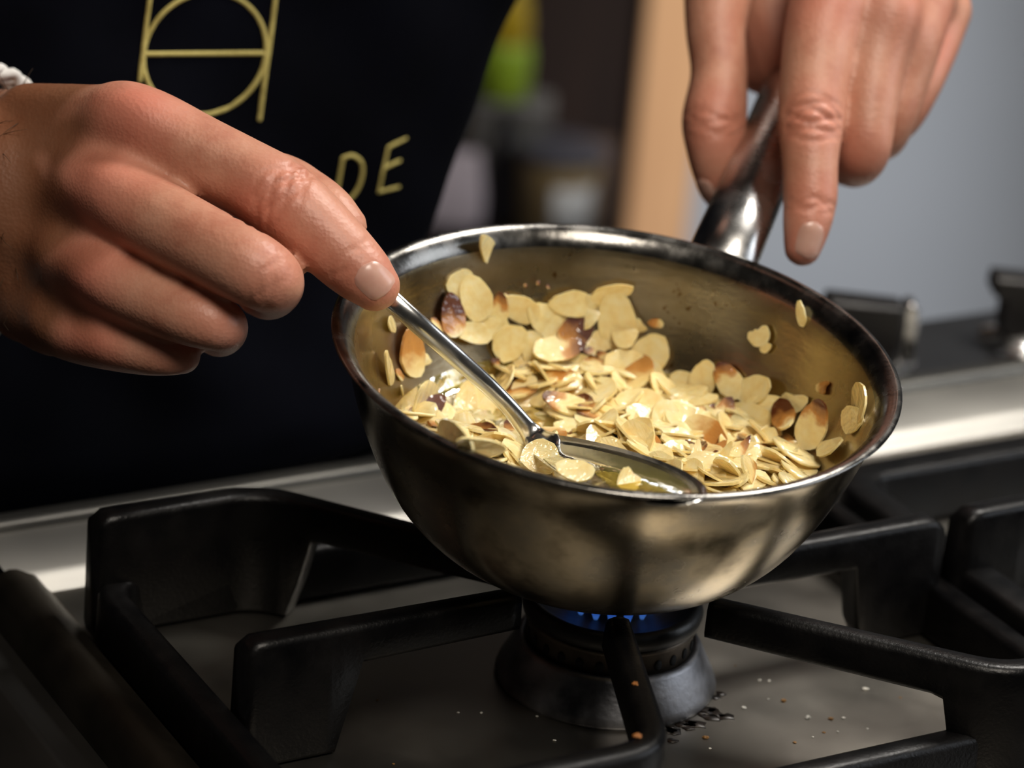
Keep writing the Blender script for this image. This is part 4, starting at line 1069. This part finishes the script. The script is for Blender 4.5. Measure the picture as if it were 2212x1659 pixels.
def stitch(name, lines, rpx, label):
    parts = []
    for ln in lines:
        P = np.array([on_apron(*q) for q in ln]); P = spline(P, 3) if len(P) > 2 else P
        parts.append(tube(P, np.full(len(P), rpx * 1100 / FPX), 8, SF(0, 1, 0) , 1.0))
    v, f = join(parts); o = obj(name, v, f, 'gold', apron); o['label'] = label; return o
def seg(p, q, n=10): return [(p[0] + (q[0] - p[0]) * t, p[1] + (q[1] - p[1]) * t) for t in np.linspace(0, 1, n)]
circ = []
for t in np.linspace(0, 2 * math.pi, 49):
    x, y = 132 * math.cos(t), 132 * math.sin(t); circ.append((440 + x - 0.10 * y, 114 + y))
stitch('emblem', [seg((336, -110), (318, 20)) + seg((315, 40), (300, 172)), seg((606, -110), (578, 110), 12) + seg((574, 135), (558, 256), 8), seg((308, 115), (570, 113)), circ], 5.6, 'gold embroidered emblem of a circle crossed by a bar between two uprights')
stitch('letter', [seg((738, 340), (722, 432), 6), [(738, 340), (757, 334), (775, 345), (781, 365), (774, 398), (757, 424), (738, 436), (722, 432)]], 5.0, 'gold embroidered letter D')
stitch('letter', [seg((835, 316), (815, 412), 6), seg((835, 316), (873, 297), 5), seg((828, 360), (860, 345), 5), seg((815, 412), (857, 402), 5)], 5.0, 'gold embroidered letter E')

# ------------------------------------------------------------------ jars on the low shelf
def shelf_pos(px, py, z): return at_z(px, py, z)
def on_shelf(px, w_): 
    p = at_w(px, 480, w_); return np.array([p[0], p[1], SHZ])
c = on_shelf(1200, 2500); v, f = lathe([(26, 0), (29, 2), (33, 62), (33, 66), (30, 66)], 40, c, cap=True)
k = empty('food_tub', c, 'tan tub with a blue grey lid and a white label on the shelf', 'tub')
obj('tub_body', v, f, 'kraft', k)
v, f = lathe([(30, 64), (35, 64), (35.5, 65), (35.5, 70), (34, 72), (30, 73), (0.1, 73.5)], 40, c, cap=True); obj('lid', v, f, 'blue_lid', k)
lab = []
for z in (4, 46):
    lab.append([c + np.array([(29.6 + z * 0.066) * math.cos(t), (29.6 + z * 0.066) * math.sin(t), z]) for t in np.radians(np.linspace(262, 328, 14))])
v, f = loft(lab, False, False); lo = obj('label_sticker', v, f, 'white_card', k); sd = lo.modifiers.new('t', 'SOLIDIFY'); sd.thickness = 0.8 * U; sd.offset = 0
c = on_shelf(1078, 2520); v, f = lathe([(13.5, 0), (14, 2), (14, 58), (12, 66), (7, 70), (6.5, 76)], 28, c, cap=True)
k = empty('black_bottle', c, 'small black bottle beside the tan tub on the shelf', 'bottle'); obj('bottle_body', v, f, 'black_plastic', k)
v, f = lathe([(7.5, 75), (8, 76), (8, 84), (7, 86), (0.1, 86.5)], 24, c, cap=True); obj('cap', v, f, 'black_plastic', k)
c = on_shelf(985, 2500) + np.array([-6, 0, 0])
rings = []
for z, w_, d_ in ((0, 25, 14), (3, 27, 15), (24, 27, 14), (44, 24, 8), (54, 22, 2.5), (60, 22, 1.6)):
    rings.append([c + np.array([w_ * math.copysign(abs(math.cos(t)) ** .5, math.cos(t)), d_ * math.copysign(abs(math.sin(t)) ** .5, math.sin(t)), z]) for t in np.linspace(0, 2 * math.pi, 28, endpoint=False)])
v, f = loft(rings); o = obj('paper_bag', v, f, 'lilac', org=c); tag(o, 'pale lilac paper bag on the shelf next to the apron', 'bag')
c = on_shelf(1085, 2640); v, f = bx(c[0] - 34, c[0] + 34, c[1] - 22, c[1] + 22, SHZ, SHZ + 66)
o = obj('storage_box', v, f, 'grey_box', smooth=False, bevel=4, bseg=3); tag(o, 'grey plastic box standing behind the black bottle', 'box')
c2 = np.array([c[0] - 8, c[1], SHZ + 66])
k = empty('squeeze_bottle', c2, 'lime green bottle with mustard yellow top standing on the grey box', 'bottle')
v, f = lathe([(20, 0), (21.5, 2), (21.5, 36), (20, 44), (18, 48)], 32, c2, cap=True); obj('bottle_body', v, f, 'lime', k)
v, f = lathe([(18, 47), (18.5, 48), (18, 66), (15, 84), (10, 96), (6, 104), (4, 120), (0.1, 121)], 32, c2, cap=True); obj('nozzle_top', v, f, 'mustard', k)

# ------------------------------------------------------------------ crumbs on the hob
CR = [(1745, 1549, 11, 'w'), (1795, 1551, 8, 'b'), (1822, 1549, 6, 'w'), (1607, 1527, 7, 'w'), (1641, 1468, 7, 'w'), (1662, 1469, 6, 'w'), (1870, 1487, 9, 'w'), (1693, 1512, 9, 'b'), (1525, 1592, 9, 'b'),
      (1534, 1615, 5, 'w'), (1717, 1602, 6, 'b'), (1660, 1508, 4, 'w'), (1588, 1436, 4, 'b'), (1810, 1578, 4, 'w'), (1874, 1572, 4, 'w'), (1945, 1505, 4, 'b'), (1040, 1538, 5, 'w'), (990, 1537, 4, 'w'), (1198, 1597, 4, 'w'), (850, 1648, 4, 'b'), (815, 1510, 4, 'b'),
      (1160, 1545, 4, 'w'), (1756, 1590, 4, 'w'), (1780, 1580, 5, 'b')]
for x, y, s, k_ in CR:
    p = at_z(x, y, ZF + 0.5); r = s * 0.5 / 6.6 * 1.1
    v, f = sphere(np.zeros(3), 1, 5)
    v = v * (1 + rng.uniform(-.35, .35, (len(v), 1))) * np.array([r * rng.uniform(.8, 1.5), r, r * 0.5]); p = p.copy(); p[2] = ZF - v[:, 2].min()
    o = obj('crumb', v + p, f, 'crumb_white' if k_ == 'w' else 'crumb_brown', smooth=False)
    tag(o, 'tiny white almond crumb on the steel hob' if k_ == 'w' else 'tiny brown almond crumb on the steel hob', 'crumb', 'crumbs scattered on the hob')
for x, y, s in ((1372, 1478, 14), (1376, 1592, 18)):
    p = at_z(x, y, ZG); v, f = sphere(np.zeros(3), 1, 5); v = v * (1 + rng.uniform(-.3, .3, (len(v), 1))) * np.array([1, 1, .5]) * (s * 0.5 / 7.4); p = p.copy(); p[2] = ZG - v[:, 2].min() - 0.25
    o = obj('crumb', v + p, f, 'crumb_rust', smooth=False); tag(o, 'orange-brown burnt crumb stuck on a finger of the cast iron grate', 'crumb', 'burnt crumbs on the grate')
# burnt patch by the burner
bv, bf = [], []
for k in range(26):
    t = math.radians(rng.uniform(-75, -5)); r = 37 + abs(rng.normal(0, 3.2)); p = bc + np.array([r * math.cos(t), r * math.sin(t), 0.0]); s = rng.uniform(0.8, 2.6)
    n = 9; rad = s * (1 + rng.uniform(-.4, .4, n)); ang = np.linspace(0, 2 * math.pi, n, endpoint=False)
    lo_ = [p + np.array([rad[j] * 1.5 * math.cos(ang[j]), rad[j] * math.sin(ang[j]), 0.02]) for j in range(n)]
    hi_ = [p + np.array([rad[j] * 1.3 * math.cos(ang[j]), rad[j] * .85 * math.sin(ang[j]), 0.35]) for j in range(n)]
    bv.append(loft([lo_, hi_]))
v, f = join(bv); o = obj('burnt_residue', v, f, 'soot'); tag(o, 'black burnt-on residue on the hob round the burner', 'residue', kind='stuff')
